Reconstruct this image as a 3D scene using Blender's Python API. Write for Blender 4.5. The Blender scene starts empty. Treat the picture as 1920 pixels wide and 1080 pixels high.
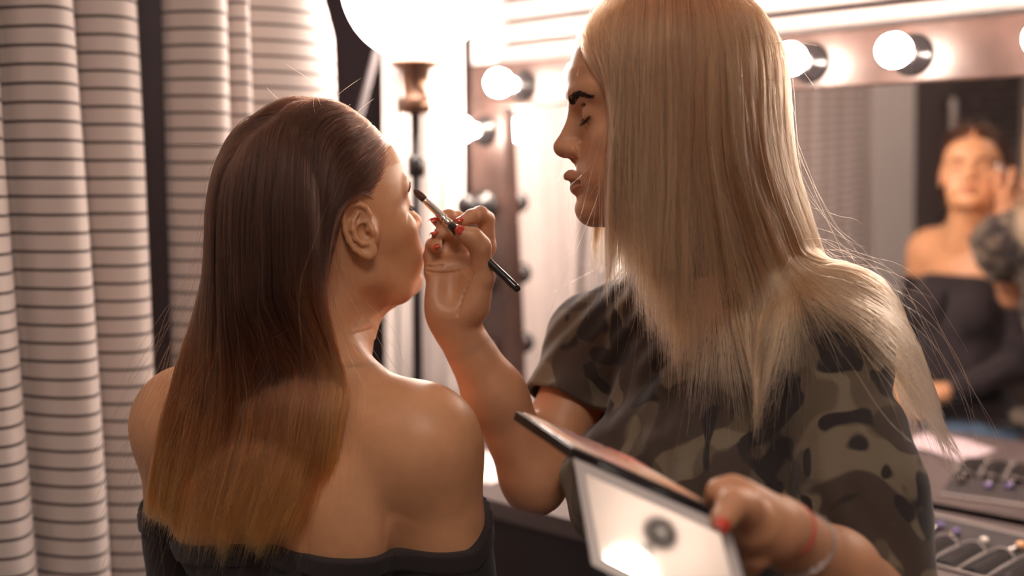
import bpy, bmesh, math, random
import numpy as np
from mathutils import Vector, Matrix
rng = np.random.default_rng(7)
random.seed(7)
SC = bpy.context.scene
COL = SC.collection
ZC = 1.40            # camera height
FPX = 2000.0
PITCH = math.radians(5.4)
ct, st = math.cos(PITCH), math.sin(PITCH)

def W(px, py, Y):
    """world point seen at pixel (px,py) at ground distance Y"""
    d = np.array([px - 960.0, FPX * ct + (540.0 - py) * st, -FPX * st + (540.0 - py) * ct])
    p = d * (Y / d[1])
    return np.array([p[0], p[1], p[2] + ZC])

# ---------------------------------------------------------------- camera
cd = bpy.data.cameras.new('camera')
cam = bpy.data.objects.new('camera', cd)
COL.objects.link(cam)
cam.location = (0, 0, ZC)
cam.rotation_euler = (math.pi / 2 - PITCH, 0, 0)
cd.sensor_width = 36.0
cd.lens = 36.0 * FPX / 1920.0
cd.clip_start = 0.05
cd.dof.use_dof = True
cd.dof.focus_distance = 1.12
cd.dof.aperture_fstop = 2.0
SC.camera = cam
SC.view_settings.view_transform = 'Standard'
SC.view_settings.look = 'None'
SC.view_settings.gamma = 1.0
SC.view_settings.use_curve_mapping = False
SC.view_settings.exposure = 1.2
SC.cycles.use_denoising = True
SC.cycles.adaptive_threshold = 0.07
SC.cycles.max_bounces = 14
SC.cycles.diffuse_bounces = 3
SC.cycles.glossy_bounces = 13
SC.cycles.transmission_bounces = 13
SC.cycles.transparent_max_bounces = 12
SC.cycles.sample_clamp_indirect = 6.0
wd = bpy.data.worlds.new('world')
SC.world = wd
wd.use_nodes = True
wd.node_tree.nodes['Background'].inputs[0].default_value = (0.75, 0.62, 0.60, 1)
wd.node_tree.nodes['Background'].inputs[1].default_value = 0.2

# ---------------------------------------------------------------- object helpers
def tag(o, label=None, cat=None, group=None, kind=None):
    if label: o['label'] = label
    if cat: o['category'] = cat
    if group: o['group'] = group
    if kind: o['kind'] = kind
    return o

def empty(name, loc=(0, 0, 0)):
    o = bpy.data.objects.new(name, None)
    o.empty_display_size = 0.05
    COL.objects.link(o)
    o.location = [float(v) for v in loc]
    return o

def link_mesh(name, me, mats, parent=None, smooth=True):
    o = bpy.data.objects.new(name, me)
    COL.objects.link(o)
    for m in (mats if isinstance(mats, (list, tuple)) else [mats]):
        me.materials.append(m)
    if smooth and len(me.polygons):
        me.polygons.foreach_set('use_smooth', np.ones(len(me.polygons), bool))
    if parent is not None:
        o.parent = parent
        o.matrix_parent_inverse = Matrix.Translation(-Vector(parent.location))
        # geometry is given in world space; parents are unrotated empties or world-space meshes
        pl = parent
        off = Vector((0, 0, 0))
        while pl is not None:
            off += Vector(pl.location); pl = pl.parent
        o.matrix_parent_inverse = Matrix.Translation(-off) if parent.type == 'EMPTY' else Matrix.Identity(4)
    return o

def mesh_np(name, V, Fq, mats, parent=None, smooth=True, attrs=None):
    V = np.asarray(V, np.float32); Fq = np.asarray(Fq, np.int32)
    me = bpy.data.meshes.new(name)
    n = Fq.shape[1]
    me.vertices.add(len(V)); me.vertices.foreach_set('co', V.ravel())
    me.loops.add(Fq.size); me.loops.foreach_set('vertex_index', Fq.ravel())
    me.polygons.add(len(Fq)); me.polygons.foreach_set('loop_start', np.arange(0, Fq.size, n, dtype=np.int32))
    me.update(calc_edges=True)
    if attrs:
        for k, a in attrs.items():
            at = me.attributes.new(k, 'FLOAT', 'POINT')
            at.data.foreach_set('value', np.asarray(a, np.float32))
    return link_mesh(name, me, mats, parent, smooth)

def obj(name, bm, mats, parent=None, smooth=False):
    me = bpy.data.meshes.new(name)
    bmesh.ops.recalc_face_normals(bm, faces=bm.faces[:])
    bm.to_mesh(me); bm.free()
    o = link_mesh(name, me, mats, parent, False)
    if smooth:
        me.polygons.foreach_set('use_smooth', np.ones(len(me.polygons), bool))
    return o

def nrm(v):
    v = np.asarray(v, float)
    return v / (np.linalg.norm(v) + 1e-12)

def frame(fwd_az, pitch=0.0, origin=(0, 0, 0), roll=0.0):
    """4x4 with columns right, forward, up. az measured clockwise from +Y"""
    a, p = math.radians(fwd_az), math.radians(pitch)
    r = np.array([math.cos(a), -math.sin(a), 0])
    f = np.array([math.sin(a) * math.cos(p), math.cos(a) * math.cos(p), math.sin(p)])
    u = np.cross(r, f)
    if roll:
        q = math.radians(roll)
        r, u = r * math.cos(q) + u * math.sin(q), u * math.cos(q) - r * math.sin(q)
    M = np.eye(4); M[:3, 0] = r; M[:3, 1] = f; M[:3, 2] = u; M[:3, 3] = origin
    return M

def axes(x, y, z, o):
    M = np.eye(4); M[:3, 0] = nrm(x); M[:3, 1] = nrm(y); M[:3, 2] = nrm(z); M[:3, 3] = o
    return M

def tp(M, p):
    return M[:3, :3] @ np.asarray(p, float) + M[:3, 3]

def box_bm(size, M=None, bevel=0.0, seg=2, bm=None, center=(0, 0, 0)):
    bm = bm or bmesh.new()
    r = bmesh.ops.create_cube(bm, size=1.0)
    vs = r['verts']
    for v in vs:
        v.co = Vector((v.co.x * size[0] + center[0], v.co.y * size[1] + center[1], v.co.z * size[2] + center[2]))
    if bevel > 0:
        es = list({e for v in vs for e in v.link_edges})
        rr = bmesh.ops.bevel(bm, geom=es, offset=bevel, segments=seg, affect='EDGES', profile=0.6)
        vs = list({v for f in rr['faces'] for v in f.verts} | {v for v in vs if v.is_valid})
    if M is not None:
        MM = Matrix(M.tolist())
        for v in vs: v.co = MM @ v.co
    return bm

def lathe_bm(prof, M=None, n=24, bm=None, cap=True):
    """prof: [(r, z)] revolved round local z"""
    bm = bm or bmesh.new()
    MM = Matrix(M.tolist()) if M is not None else Matrix.Identity(4)
    rings = []
    for r, z in prof:
        if r < 1e-6:
            rings.append([bm.verts.new(MM @ Vector((0, 0, z)))])
        else:
            rings.append([bm.verts.new(MM @ Vector((r * math.cos(2 * math.pi * i / n), r * math.sin(2 * math.pi * i / n), z))) for i in range(n)])
    for a, b in zip(rings, rings[1:]):
        for i in range(n):
            j = (i + 1) % n
            if len(a) == 1 and len(b) == 1: continue
            if len(a) == 1: bm.faces.new((a[0], b[i], b[j]))
            elif len(b) == 1: bm.faces.new((a[i], a[j], b[0]))
            else: bm.faces.new((a[i], a[j], b[j], b[i]))
    if cap:
        if len(rings[0]) > 1: bm.faces.new(rings[0][::-1])
        if len(rings[-1]) > 1: bm.faces.new(rings[-1])
    return bm

def tube_bm(pts, rad, n=10, bm=None, closed=False, flat=1.0):
    bm = bm or bmesh.new()
    P = np.asarray(pts, float); N = len(P)
    rad = np.broadcast_to(np.asarray(rad, float), (N,))
    T = np.gradient(P, axis=0) if not closed else (np.roll(P, -1, 0) - np.roll(P, 1, 0))
    up = np.array([0.31, 0.2, 0.93]); rings = []
    u = None
    for i in range(N):
        t = nrm(T[i])
        if u is None: u = nrm(np.cross(up, t))
        u = nrm(u - t * u.dot(t)); v = np.cross(t, u)
        rings.append([bm.verts.new(P[i] + rad[i] * (math.cos(a) * u + flat * math.sin(a) * v)) for a in np.linspace(0, 2 * math.pi, n, endpoint=False)])
    pairs = list(zip(rings, rings[1:])) + ([(rings[-1], rings[0])] if closed else [])
    for a, b in pairs:
        for i in range(n):
            bm.faces.new((a[i], a[(i + 1) % n], b[(i + 1) % n], b[i]))
    if not closed:
        bm.faces.new(rings[0][::-1]); bm.faces.new(rings[-1])
    return bm

def zframe(d, o):
    """frame whose local z is d"""
    d = nrm(d)
    x = nrm(np.cross([0.1, 0.2, 1.0] if abs(d[2]) < 0.95 else [1, 0, 0.1], d))
    return axes(x, np.cross(d, x), d, o)

# ---------------------------------------------------------------- materials
def lin(c):
    c = np.asarray(c, float) / 255.0
    return tuple(np.where(c <= 0.04045, c / 12.92, ((c + 0.055) / 1.055) ** 2.4)) + (1.0,)

def mk(name, col, rough=0.5, metal=0.0, spec=0.5, bump=None, var=0.0, varscale=20.0, emit=0.0, sss=0.0, coat=0.0, sheen=0.0, trans=0.0):
    """col: linear rgb"""
    m = bpy.data.materials.new(name); m.use_nodes = True
    nt = m.node_tree; b = nt.nodes['Principled BSDF']
    c = tuple(col[:3]) + (1.0,)
    b.inputs['Base Color'].default_value = c
    b.inputs['Roughness'].default_value = rough
    b.inputs['Metallic'].default_value = metal
    b.inputs['Specular IOR Level'].default_value = spec
    b.inputs['Coat Weight'].default_value = coat
    b.inputs['Sheen Weight'].default_value = sheen
    b.inputs['Transmission Weight'].default_value = trans
    if sss:
        b.inputs['Subsurface Weight'].default_value = sss
        b.inputs['Subsurface Radius'].default_value = (1.0, 0.32, 0.16)
        b.inputs['Subsurface Scale'].default_value = 0.012
    if emit:
        b.inputs['Emission Color'].default_value = c
        b.inputs['Emission Strength'].default_value = emit
    tc = nt.nodes.new('ShaderNodeTexCoord')
    if var:
        nz = nt.nodes.new('ShaderNodeTexNoise'); nz.inputs['Scale'].default_value = varscale; nz.inputs['Detail'].default_value = 5
        nt.links.new(tc.outputs['Object'], nz.inputs['Vector'])
        mr = nt.nodes.new('ShaderNodeMapRange')
        mr.inputs['To Min'].default_value = 1 - var; mr.inputs['To Max'].default_value = 1 + var
        mr.inputs['From Min'].default_value = 0.3; mr.inputs['From Max'].default_value = 0.7
        nt.links.new(nz.outputs['Fac'], mr.inputs['Value'])
        vm = nt.nodes.new('ShaderNodeVectorMath'); vm.operation = 'SCALE'
        vm.inputs[0].default_value = c[:3]
        nt.links.new(mr.outputs['Result'], vm.inputs['Scale'])
        nt.links.new(vm.outputs['Vector'], b.inputs['Base Color'])
    if bump:
        nz2 = nt.nodes.new('ShaderNodeTexNoise'); nz2.inputs['Scale'].default_value = bump[0]; nz2.inputs['Detail'].default_value = 4
        nt.links.new(tc.outputs['Object'], nz2.inputs['Vector'])
        bp = nt.nodes.new('ShaderNodeBump'); bp.inputs['Strength'].default_value = bump[1]; bp.inputs['Distance'].default_value = 0.002
        nt.links.new(nz2.outputs['Fac'], bp.inputs['Height'])
        nt.links.new(bp.outputs['Normal'], b.inputs['Normal'])
    return m

# ---------------------------------------------------------------- implicit surfaces
class SDF:
    def __init__(s, lo, hi, h):
        s.lo = np.asarray(lo, float); s.h = h
        s.n = np.ceil((np.asarray(hi, float) - s.lo) / h).astype(int) + 1
        s.F = np.full(tuple(s.n), 0.08, np.float32)
        s.ax = [(s.lo[i] + h * np.arange(s.n[i])).astype(np.float32) for i in range(3)]
    def sl(s, lo, hi):
        a = np.clip(np.floor((np.asarray(lo) - s.lo) / s.h).astype(int), 0, s.n)
        b = np.clip(np.ceil((np.asarray(hi) - s.lo) / s.h).astype(int) + 1, 0, s.n)
        if np.any(b <= a): return None
        return tuple(slice(int(i), int(j)) for i, j in zip(a, b))
    def loc(s, S, M, sc=1.0):
        X = s.ax[0][S[0]][:, None, None]; Y = s.ax[1][S[1]][None, :, None]; Z = s.ax[2][S[2]][None, None, :]
        if M is None: return X, Y, Z
        R = M[:3, :3].astype(np.float32); t = M[:3, 3].astype(np.float32)
        X = X - t[0]; Y = Y - t[1]; Z = Z - t[2]
        return tuple((R[0, i] * X + R[1, i] * Y + R[2, i] * Z) / np.float32(sc) for i in range(3))
    def comb(s, S, d, op, k):
        F = s.F[S]
        if op == '+':
            if k > 0:
                h = np.maximum(k - np.abs(F - d), 0) / k
                s.F[S] = np.minimum(F, d) - h * h * k * 0.25
            else: s.F[S] = np.minimum(F, d)
        else:
            d = -d
            if k > 0:
                h = np.maximum(k - np.abs(F - d), 0) / k
                s.F[S] = np.maximum(F, d) + h * h * k * 0.25
            else: s.F[S] = np.maximum(F, d)
    def cone(s, a, b, r1, r2, k=0.0, op='+', M=None, sc=1.0):
        if M is not None:
            a = tp(M, np.asarray(a, float) * sc); b = tp(M, np.asarray(b, float) * sc); r1 *= sc; r2 *= sc; k *= sc
        a = np.asarray(a, float); b = np.asarray(b, float)
        m = k + 0.006 + 2 * s.h
        S = s.sl(np.minimum(a - r1, b - r2) - m, np.maximum(a + r1, b + r2) + m)
        if S is None: return
        X, Y, Z = s.loc(S, None)
        ba = (b - a).astype(np.float32); L2 = float(ba @ ba) + 1e-12
        px, py, pz = X - np.float32(a[0]), Y - np.float32(a[1]), Z - np.float32(a[2])
        t = np.clip((px * ba[0] + py * ba[1] + pz * ba[2]) / np.float32(L2), 0, 1)
        d = np.sqrt((px - t * ba[0]) ** 2 + (py - t * ba[1]) ** 2 + (pz - t * ba[2]) ** 2) - (r1 + t * (r2 - r1))
        s.comb(S, d.astype(np.float32), op, k)
    def chain(s, pts, rs, k=0.004, op='+', M=None, sc=1.0):
        for i in range(len(pts) - 1):
            s.cone(pts[i], pts[i + 1], rs[i], rs[i + 1], k, op, M, sc)
    def ell(s, c, r, k=0.0, op='+', M=None, sc=1.0, R=None):
        r = np.asarray(r, float) * sc; k *= sc
        MM = np.eye(4) if M is None else M.copy()
        MM[:3, 3] = tp(MM, np.asarray(c, float) * (sc if M is not None else 1.0))
        if R is not None: MM[:3, :3] = MM[:3, :3] @ R
        e = np.sqrt(((MM[:3, :3] * r[None, :]) ** 2).sum(1))
        m = k + 0.006 + 2 * s.h
        S = s.sl(MM[:3, 3] - e - m, MM[:3, 3] + e + m)
        if S is None: return
        X, Y, Z = s.loc(S, MM)
        r = r.astype(np.float32)
        k0 = np.sqrt((X / r[0]) ** 2 + (Y / r[1]) ** 2 + (Z / r[2]) ** 2)
        k1 = np.sqrt((X / r[0] ** 2) ** 2 + (Y / r[1] ** 2) ** 2 + (Z / r[2] ** 2) ** 2) + 1e-6
        s.comb(S, (k0 * (k0 - 1) / k1).astype(np.float32), op, k)
    def nets(s, F=None):
        F = s.F if F is None else F
        I = F < 0
        nx, ny, nz = F.shape
        c = np.zeros((nx - 1, ny - 1, nz - 1), np.int8)
        for i in (0, 1):
            for j in (0, 1):
                for k in (0, 1):
                    c += I[i:nx - 1 + i, j:ny - 1 + j, k:nz - 1 + k]
        act = np.argwhere((c > 0) & (c < 8))
        idx = np.full(c.shape, -1, np.int32); idx[tuple(act.T)] = np.arange(len(act))
        val = np.empty((len(act), 2, 2, 2), np.float32)
        for i in (0, 1):
            for j in (0, 1):
                for k in (0, 1):
                    val[:, i, j, k] = F[act[:, 0] + i, act[:, 1] + j, act[:, 2] + k]
        acc = np.zeros((len(act), 3)); cnt = np.zeros(len(act))
        for axis in range(3):
            for p in (0, 1):
                for q in (0, 1):
                    i0 = [p, q]; i0.insert(axis, 0); i1 = [p, q]; i1.insert(axis, 1)
                    a = val[:, i0[0], i0[1], i0[2]]; b = val[:, i1[0], i1[1], i1[2]]
                    m = (a < 0) != (b < 0)
                    t = np.where(m, a / np.where(m, a - b, 1), 0)
                    pos = np.tile(np.array(i0, float), (len(act), 1)); pos[:, axis] = t
                    acc += pos * m[:, None]; cnt += m
        V = (act + acc / cnt[:, None]) * s.h + s.lo
        Q = []
        for axis in range(3):
            a = [slice(None)] * 3; b = [slice(None)] * 3
            a[axis] = slice(0, -1); b[axis] = slice(1, None)
            x = I[tuple(a)]; y = I[tuple(b)]
            o1, o2 = (axis + 1) % 3, (axis + 2) % 3
            m = x != y
            e = np.argwhere(m)
            ok = (e[:, o1] > 0) & (e[:, o2] > 0) & (e[:, o1] < F.shape[o1] - 1) & (e[:, o2] < F.shape[o2] - 1)
            e = e[ok]
            fl = x[tuple(e.T)]
            def g(d1, d2):
                q = e.copy(); q[:, o1] += d1; q[:, o2] += d2
                return idx[tuple(q.T)]
            qd = np.stack([g(-1, -1), g(0, -1), g(0, 0), g(-1, 0)], 1)
            qd[~fl] = qd[~fl][:, ::-1]
            Q.append(qd)
        return V, np.concatenate(Q)

def smooth_mesh(V, Q, it=2, lam=0.5):
    E = np.concatenate([Q[:, [0, 1]], Q[:, [1, 2]], Q[:, [2, 3]], Q[:, [3, 0]]])
    E = np.concatenate([E, E[:, ::-1]])
    deg = np.bincount(E[:, 0], minlength=len(V)).astype(float)
    for i in range(it):
        for f in (lam, -lam * 1.04):
            A = np.stack([np.bincount(E[:, 0], V[E[:, 1], c], minlength=len(V)) for c in range(3)], 1) / deg[:, None]
            V = V + f * (A - V)
    return V

def join(parts):
    V, Q, n = [], [], 0
    for v, q in parts:
        V.append(v); Q.append(q + n); n += len(v)
    return np.concatenate(V), np.concatenate(Q)
# ================================================================= ROOM
AL = math.radians(40.0)
NV = np.array([math.sin(AL), math.cos(AL), 0.0])     # towards the mirror wall
UV = np.array([math.cos(AL), -math.sin(AL), 0.0])    # along the mirror wall, to the right
PW = 1.92                                            # distance of the mirror wall
ZU = np.array([0, 0, 1.0])
def RM(u, v, z):                                     # room point, z measured from camera height
    return UV * u + NV * v + np.array([0, 0, ZC + z])
def RF(u, v, z):                                     # room frame (x along wall, y to wall, z up)
    return axes(UV, NV, ZU, RM(u, v, z))

M_ceil = mk('ceiling_paint', (0.55, 0.50, 0.48), 0.8, var=0.03)
M_floor = mk('floor_laminate', (0.10, 0.07, 0.06), 0.45, var=0.25, varscale=6)
M_dark = mk('dark_paint', (0.055, 0.036, 0.040), 0.7)
M_siding = mk('pale_siding', (0.36, 0.305, 0.29), 0.55, var=0.04)
M_walnut = mk('dark_walnut', (0.050, 0.027, 0.022), 0.38, var=0.35, varscale=14)
M_counter = mk('counter_laminate', (0.11, 0.085, 0.085), 0.42, var=0.12, varscale=30)
M_countdark = mk('cabinet_black', (0.022, 0.016, 0.018), 0.5)
M_white = mk('white_plaster', (0.80, 0.73, 0.70), 0.75, var=0.03)
M_bulb = mk('lit_bulb', (1.0, 0.83, 0.70), 0.3, emit=62.0)
M_lamp = mk('lamp_fabric', (1.0, 0.87, 0.79), 0.8, emit=13.0)
M_black = mk('black_plastic', (0.018, 0.015, 0.016), 0.22)
M_blackmat = mk('black_matte_metal', (0.02, 0.017, 0.018), 0.5, metal=0.3)
M_steel = mk('brushed_steel', (0.62, 0.58, 0.56), 0.28, metal=1.0)
M_drape = mk('white_voile', (0.72, 0.64, 0.61), 0.9, var=0.05, varscale=9, sheen=0.2)
M_mirror = mk('mirror_silver', (0.90, 0.86, 0.85), 0.015, metal=1.0)

def stripes_mat():
    m = mk('striped_cotton', (0.66, 0.58, 0.55), 0.9, sheen=0.15)
    nt = m.node_tree; b = nt.nodes['Principled BSDF']
    tc = [n for n in nt.nodes if n.type == 'TEX_COORD'][0]
    sp = nt.nodes.new('ShaderNodeSeparateXYZ'); nt.links.new(tc.outputs['Object'], sp.inputs[0])
    nz = nt.nodes.new('ShaderNodeTexNoise'); nz.inputs['Scale'].default_value = 8
    nt.links.new(tc.outputs['Object'], nz.inputs['Vector'])
    ad = nt.nodes.new('ShaderNodeMath'); ad.operation = 'MULTIPLY_ADD'; ad.inputs[1].default_value = 0.003
    nt.links.new(nz.outputs['Fac'], ad.inputs[0]); nt.links.new(sp.outputs['Z'], ad.inputs[2])
    mo = nt.nodes.new('ShaderNodeMath'); mo.operation = 'PINGPONG'; mo.inputs[1].default_value = 0.0131
    nt.links.new(ad.outputs[0], mo.inputs[0])
    mr = nt.nodes.new('ShaderNodeMapRange'); mr.inputs['From Min'].default_value = 0.0014; mr.inputs['From Max'].default_value = 0.0030
    nt.links.new(mo.outputs[0], mr.inputs['Value'])
    # weave
    wv = nt.nodes.new('ShaderNodeTexNoise'); wv.inputs['Scale'].default_value = 60
    nt.links.new(tc.outputs['Object'], wv.inputs['Vector'])
    mx = nt.nodes.new('ShaderNodeMix'); mx.data_type = 'RGBA'
    mx.inputs['A'].default_value = (0.075, 0.050, 0.052, 1); mx.inputs['B'].default_value = (0.66, 0.575, 0.54, 1)
    nt.links.new(mr.outputs['Result'], mx.inputs['Factor'])
    # a small rusty stain as the photo shows
    nt.links.new(mx.outputs['Result'], b.inputs['Base Color'])
    return m
M_stripe = stripes_mat()

def brick_mat():
    m = mk('dark_brick', (0.06, 0.045, 0.045), 0.6)
    nt = m.node_tree; b = nt.nodes['Principled BSDF']
    tc = [n for n in nt.nodes if n.type == 'TEX_COORD'][0]
    mp = nt.nodes.new('ShaderNodeMapping'); mp.inputs['Rotation'].default_value = (math.pi / 2, 0, 0)
    nt.links.new(tc.outputs['Object'], mp.inputs['Vector'])
    br = nt.nodes.new('ShaderNodeTexBrick'); br.inputs['Scale'].default_value = 5
    br.inputs['Color1'].default_value = (0.22, 0.17, 0.165, 1); br.inputs['Color2'].default_value = (0.13, 0.10, 0.10, 1)
    br.inputs['Mortar'].default_value = (0.025, 0.02, 0.02, 1); br.inputs['Mortar Size'].default_value = 0.03
    nt.links.new(mp.outputs['Vector'], br.inputs['Vector'])
    nt.links.new(br.outputs['Color'], b.inputs['Base Color'])
    return m
M_brick = brick_mat()

ZFL, ZCE = -ZC, 1.25
def rbox(name, u0, u1, v0, v1, z0, z1, mat, parent=None, bevel=0.0, kind=None):
    M = RF((u0 + u1) / 2, (v0 + v1) / 2, (z0 + z1) / 2)
    o = obj(name, box_bm((u1 - u0, v1 - v0, z1 - z0), M, bevel), mat, parent)
    if kind: o['kind'] = kind
    return o
rbox('floor', -2.6, 2.6, -2.8, 2.1, ZFL - 0.05, ZFL, M_floor, kind='structure')
rbox('ceiling', -2.6, 2.6, -2.8, 2.1, ZCE, ZCE + 0.05, M_ceil, kind='structure')
rbox('wall_back', -2.6, 2.6, PW + 0.02, PW + 0.12, ZFL, ZCE, M_dark, kind='structure')
rbox('wall_left', -2.4, -2.3, -0.3, PW + 0.02, ZFL, ZCE, M_dark, kind='structure')
o = obj('wall_side', box_bm((2.45, 0.1, ZCE - ZFL), axes(NV, -UV, ZU, RM(-1.75, -1.53, (ZFL + ZCE) / 2))), M_brick); o['kind'] = 'structure'
rbox('wall_front', -2.6, 2.6, -2.8, -2.7, ZFL, ZCE, M_white, kind='structure')
rbox('wall_right', 2.5, 2.6, -2.7, PW + 0.02, ZFL, ZCE, M_white, kind='structure')
# white pillar beside the curtain (seen in the mirror)
rbox('trim_1', -1.70, -1.46, -0.34, 0.05, ZFL, ZCE, M_white, kind='structure', bevel=0.004)
# horizontal pale siding over the mirror: lapped boards
bm = bmesh.new()
zz = 0.285; SI0, SI1 = -1.64, 1.2
while zz < ZCE - 0.01:
    h = 0.050
    pr = [(PW + 0.02, zz), (PW - 0.014, zz), (PW - 0.014, zz + 0.033), (PW - 0.008, zz + 0.038), (PW + 0.012, zz + 0.040), (PW + 0.02, zz + 0.040)]
    a = [bm.verts.new(RM(SI0, v, z)) for v, z in pr]; b = [bm.verts.new(RM(SI1, v, z)) for v, z in pr]
    n = len(pr)
    for i in range(n): bm.faces.new((a[i], a[(i + 1) % n], b[(i + 1) % n], b[i]))
    bm.faces.new(a[::-1]); bm.faces.new(b)
    zz += h
o = obj('trim_2', bm, M_siding); o['kind'] = 'structure'
rbox('trim_3', -1.71, SI0, PW - 0.03, PW + 0.02, 0.285, ZCE, M_white, kind='structure', bevel=0.003)
rbox('dark_gap_post', -1.68, -1.60, 0.86, 1.02, ZFL, ZCE, M_dark, kind='structure')  # dark post added behind the curtain gap to keep it dark

# ---------------------------------------------------------------- lighted mirror
ZT0, ZT1 = 0.180, 0.281            # top rail
FU0, FU1 = -1.703, 0.30
ZCT = -0.57                        # counter top
mir = empty('lighted_makeup_mirror', RM(-0.7, PW, ZCT))
tag(mir, 'large wall mirror in a dark wooden frame with bulb sockets, behind the two women', 'mirror')
TILT = math.radians(2.0)
# glass leans forward a little at the top
gh = ZT0 + 0.01 - (ZCT + 0.004)
gz = (ZT0 + 0.01 + ZCT + 0.004) / 2
MG = RF((FU0 + 0.1 + FU1 - 0.1) / 2, PW - 0.012, gz)
rx = np.array(Matrix.Rotation(TILT, 4, 'X'))
obj('mirror_glass', box_bm((FU1 - FU0 - 0.19, 0.004, gh), MG @ rx), M_mirror, mir)
rbox('frame_rail', FU0, FU1, PW - 0.045, PW + 0.015, ZT0, ZT1, M_walnut, mir, bevel=0.004)
rbox('frame_stile', FU0, FU0 + 0.108, PW - 0.045, PW + 0.015, ZCT + 0.001, ZT0, M_walnut, mir, bevel=0.004)
rbox('frame_stile', FU1 - 0.108, FU1, PW - 0.045, PW + 0.015, ZCT + 0.001, ZT0, M_walnut, mir, bevel=0.004)
def socket(u, z, parent):
    M = axes(UV, ZU, -NV, RM(u, PW - 0.0445, z))
    s = obj('bulb_socket', lathe_bm([(0.0, 0), (0.034, 0.0), (0.036, 0.004), (0.033, 0.012), (0.022, 0.016), (0.019, 0.034), (0.016, 0.036), (0, 0.036)], M, 28), M_black, parent, True)
    return M
names = ['first', 'second', 'third', 'fourth', 'fifth', 'sixth', 'seventh', 'eighth', 'ninth', 'tenth']
def bulb(M, label):
    o = obj('globe_bulb', lathe_bm([(0.0, 0.0366), (0.0125, 0.0367), (0.0135, 0.052), (0.018, 0.062), (0.0258, 0.074), (0.028, 0.087), (0.0258, 0.099), (0.019, 0.108), (0.010, 0.113), (0, 0.115)], M, 28, cap=False), M_bulb, None, True)
    tag(o, label, 'light bulb', 'lit globe bulbs round the mirror')
place = {0: 'lit globe bulb at the left top corner of the mirror frame', 1: "lit globe bulb on the top rail, hidden behind the blonde woman's forehead", 2: 'lit globe bulb on the top rail, hidden behind the middle of the blonde head',
         3: 'lit globe bulb peeking out right behind the back of the blonde hair', 4: 'lit globe bulb above the white pillar in the mirror', 5: 'lit globe bulb at the right edge of the photo on the top rail',
         6: 'lit globe bulb on the top rail just past the right edge of the photo', 7: 'lit globe bulb at the right end of the mirror rail'}
for i, u in enumerate([-1.539, -1.32, -1.09, -.858, -.672, -.445, -.25, -.05]):
    Ms = socket(u, (ZT0 + ZT1) / 2 - .004, mir)
    bulb(Ms, place[i])
for k in range(5):
    z = 0.130 - 0.173 * k
    if z < ZCT + 0.03: break
    Ms = socket(FU0 + 0.05, z, mir)
    if k == 0: bulb(Ms, 'lit globe bulb on the left upright of the mirror frame, glowing against the white drape')
    else:
        o = obj('dark_bulb', lathe_bm([(0.0, 0.0366), (0.0125, 0.0367), (0.0135, 0.040), (0.021, 0.048), (0.026, 0.058), (0.027, 0.066), (0.024, 0.077), (0.015, 0.085), (0, 0.088)], Ms, 24, cap=False), M_black, None, True)
        tag(o, ['', 'unlit dark globe bulb on the left upright, level with the brush hand', 'unlit dark globe bulb on the left upright, beside the end of the brush handle',
                'unlit dark globe bulb low on the left upright, beside the raised forearm', 'lowest unlit globe bulb on the left upright near the counter'][k], 'light bulb', 'unlit bulbs on the left upright')

# ---------------------------------------------------------------- counter
CF = 1.44
ct_ = empty('makeup_counter', RM(-0.5, (CF + PW) / 2, ZFL))
tag(ct_, 'long dark makeup counter under the mirror with a grey worktop', 'counter')
rbox('worktop', -1.70, 1.2, CF, PW - 0.02, ZCT - 0.035, ZCT, M_counter, ct_, bevel=0.003)
rbox('front_panel', -1.68, 1.18, CF + 0.03, CF + 0.05, ZFL + 0.08, ZCT - 0.036, M_countdark, ct_)
rbox('end_panel', -1.68, -1.66, CF + 0.051, PW - 0.03, ZFL, ZCT - 0.036, M_countdark, ct_)
rbox('end_panel', 1.16, 1.18, CF + 0.051, PW - 0.03, ZFL, ZCT - 0.036, M_countdark, ct_)
rbox('plinth', -1.64, 1.14, CF + 0.08, CF + 0.10, ZFL, ZFL + 0.079, M_countdark, ct_)

# ---------------------------------------------------------------- curtains
def sheet(name, path_fn, s0, s1, z0, z1, ns, nz, mat, parent=None, thick=0.003, label=None, cat='curtain', grp=None):
    """cloth hanging from z1 to z0; path_fn(s, t) -> (u, v, dz), t = 0 top .. 1 bottom"""
    V = []
    for j in range(nz + 1):
        t = j / nz
        for i in range(ns + 1):
            s = s0 + (s1 - s0) * i / ns
            u, v, dz = path_fn(s, t)
            V.append(RM(u, v, z1 + (z0 - z1) * t + dz))
    V = np.array(V).reshape(nz + 1, ns + 1, 3)
    du = np.gradient(V, axis=1); dv = np.gradient(V, axis=0)
    N = np.cross(du, dv); N /= np.linalg.norm(N, axis=2, keepdims=True) + 1e-9
    A = V.reshape(-1, 3); B = (V - N * thick).reshape(-1, 3)
    w = ns + 1; n = len(A); Q = []
    for j in range(nz):
        for i in range(ns):
            a = j * w + i
            Q.append((a, a + 1, a + w + 1, a + w)); Q.append((n + a, n + a + w, n + a + w + 1, n + a + 1))
    for j in range(nz):
        for a, b in ((j * w, (j + 1) * w), (j * w + ns, (j + 1) * w + ns)):
            Q.append((a, b, n + b, n + a))
    for i in range(ns):
        for b in (0, nz * w):
            Q.append((b + i, b + i + 1, n + b + i + 1, n + b + i))
    o = mesh_np(name, np.concatenate([A, B]), np.array(Q), mat, parent)
    if label: tag(o, label, cat, grp)
    return o

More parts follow.
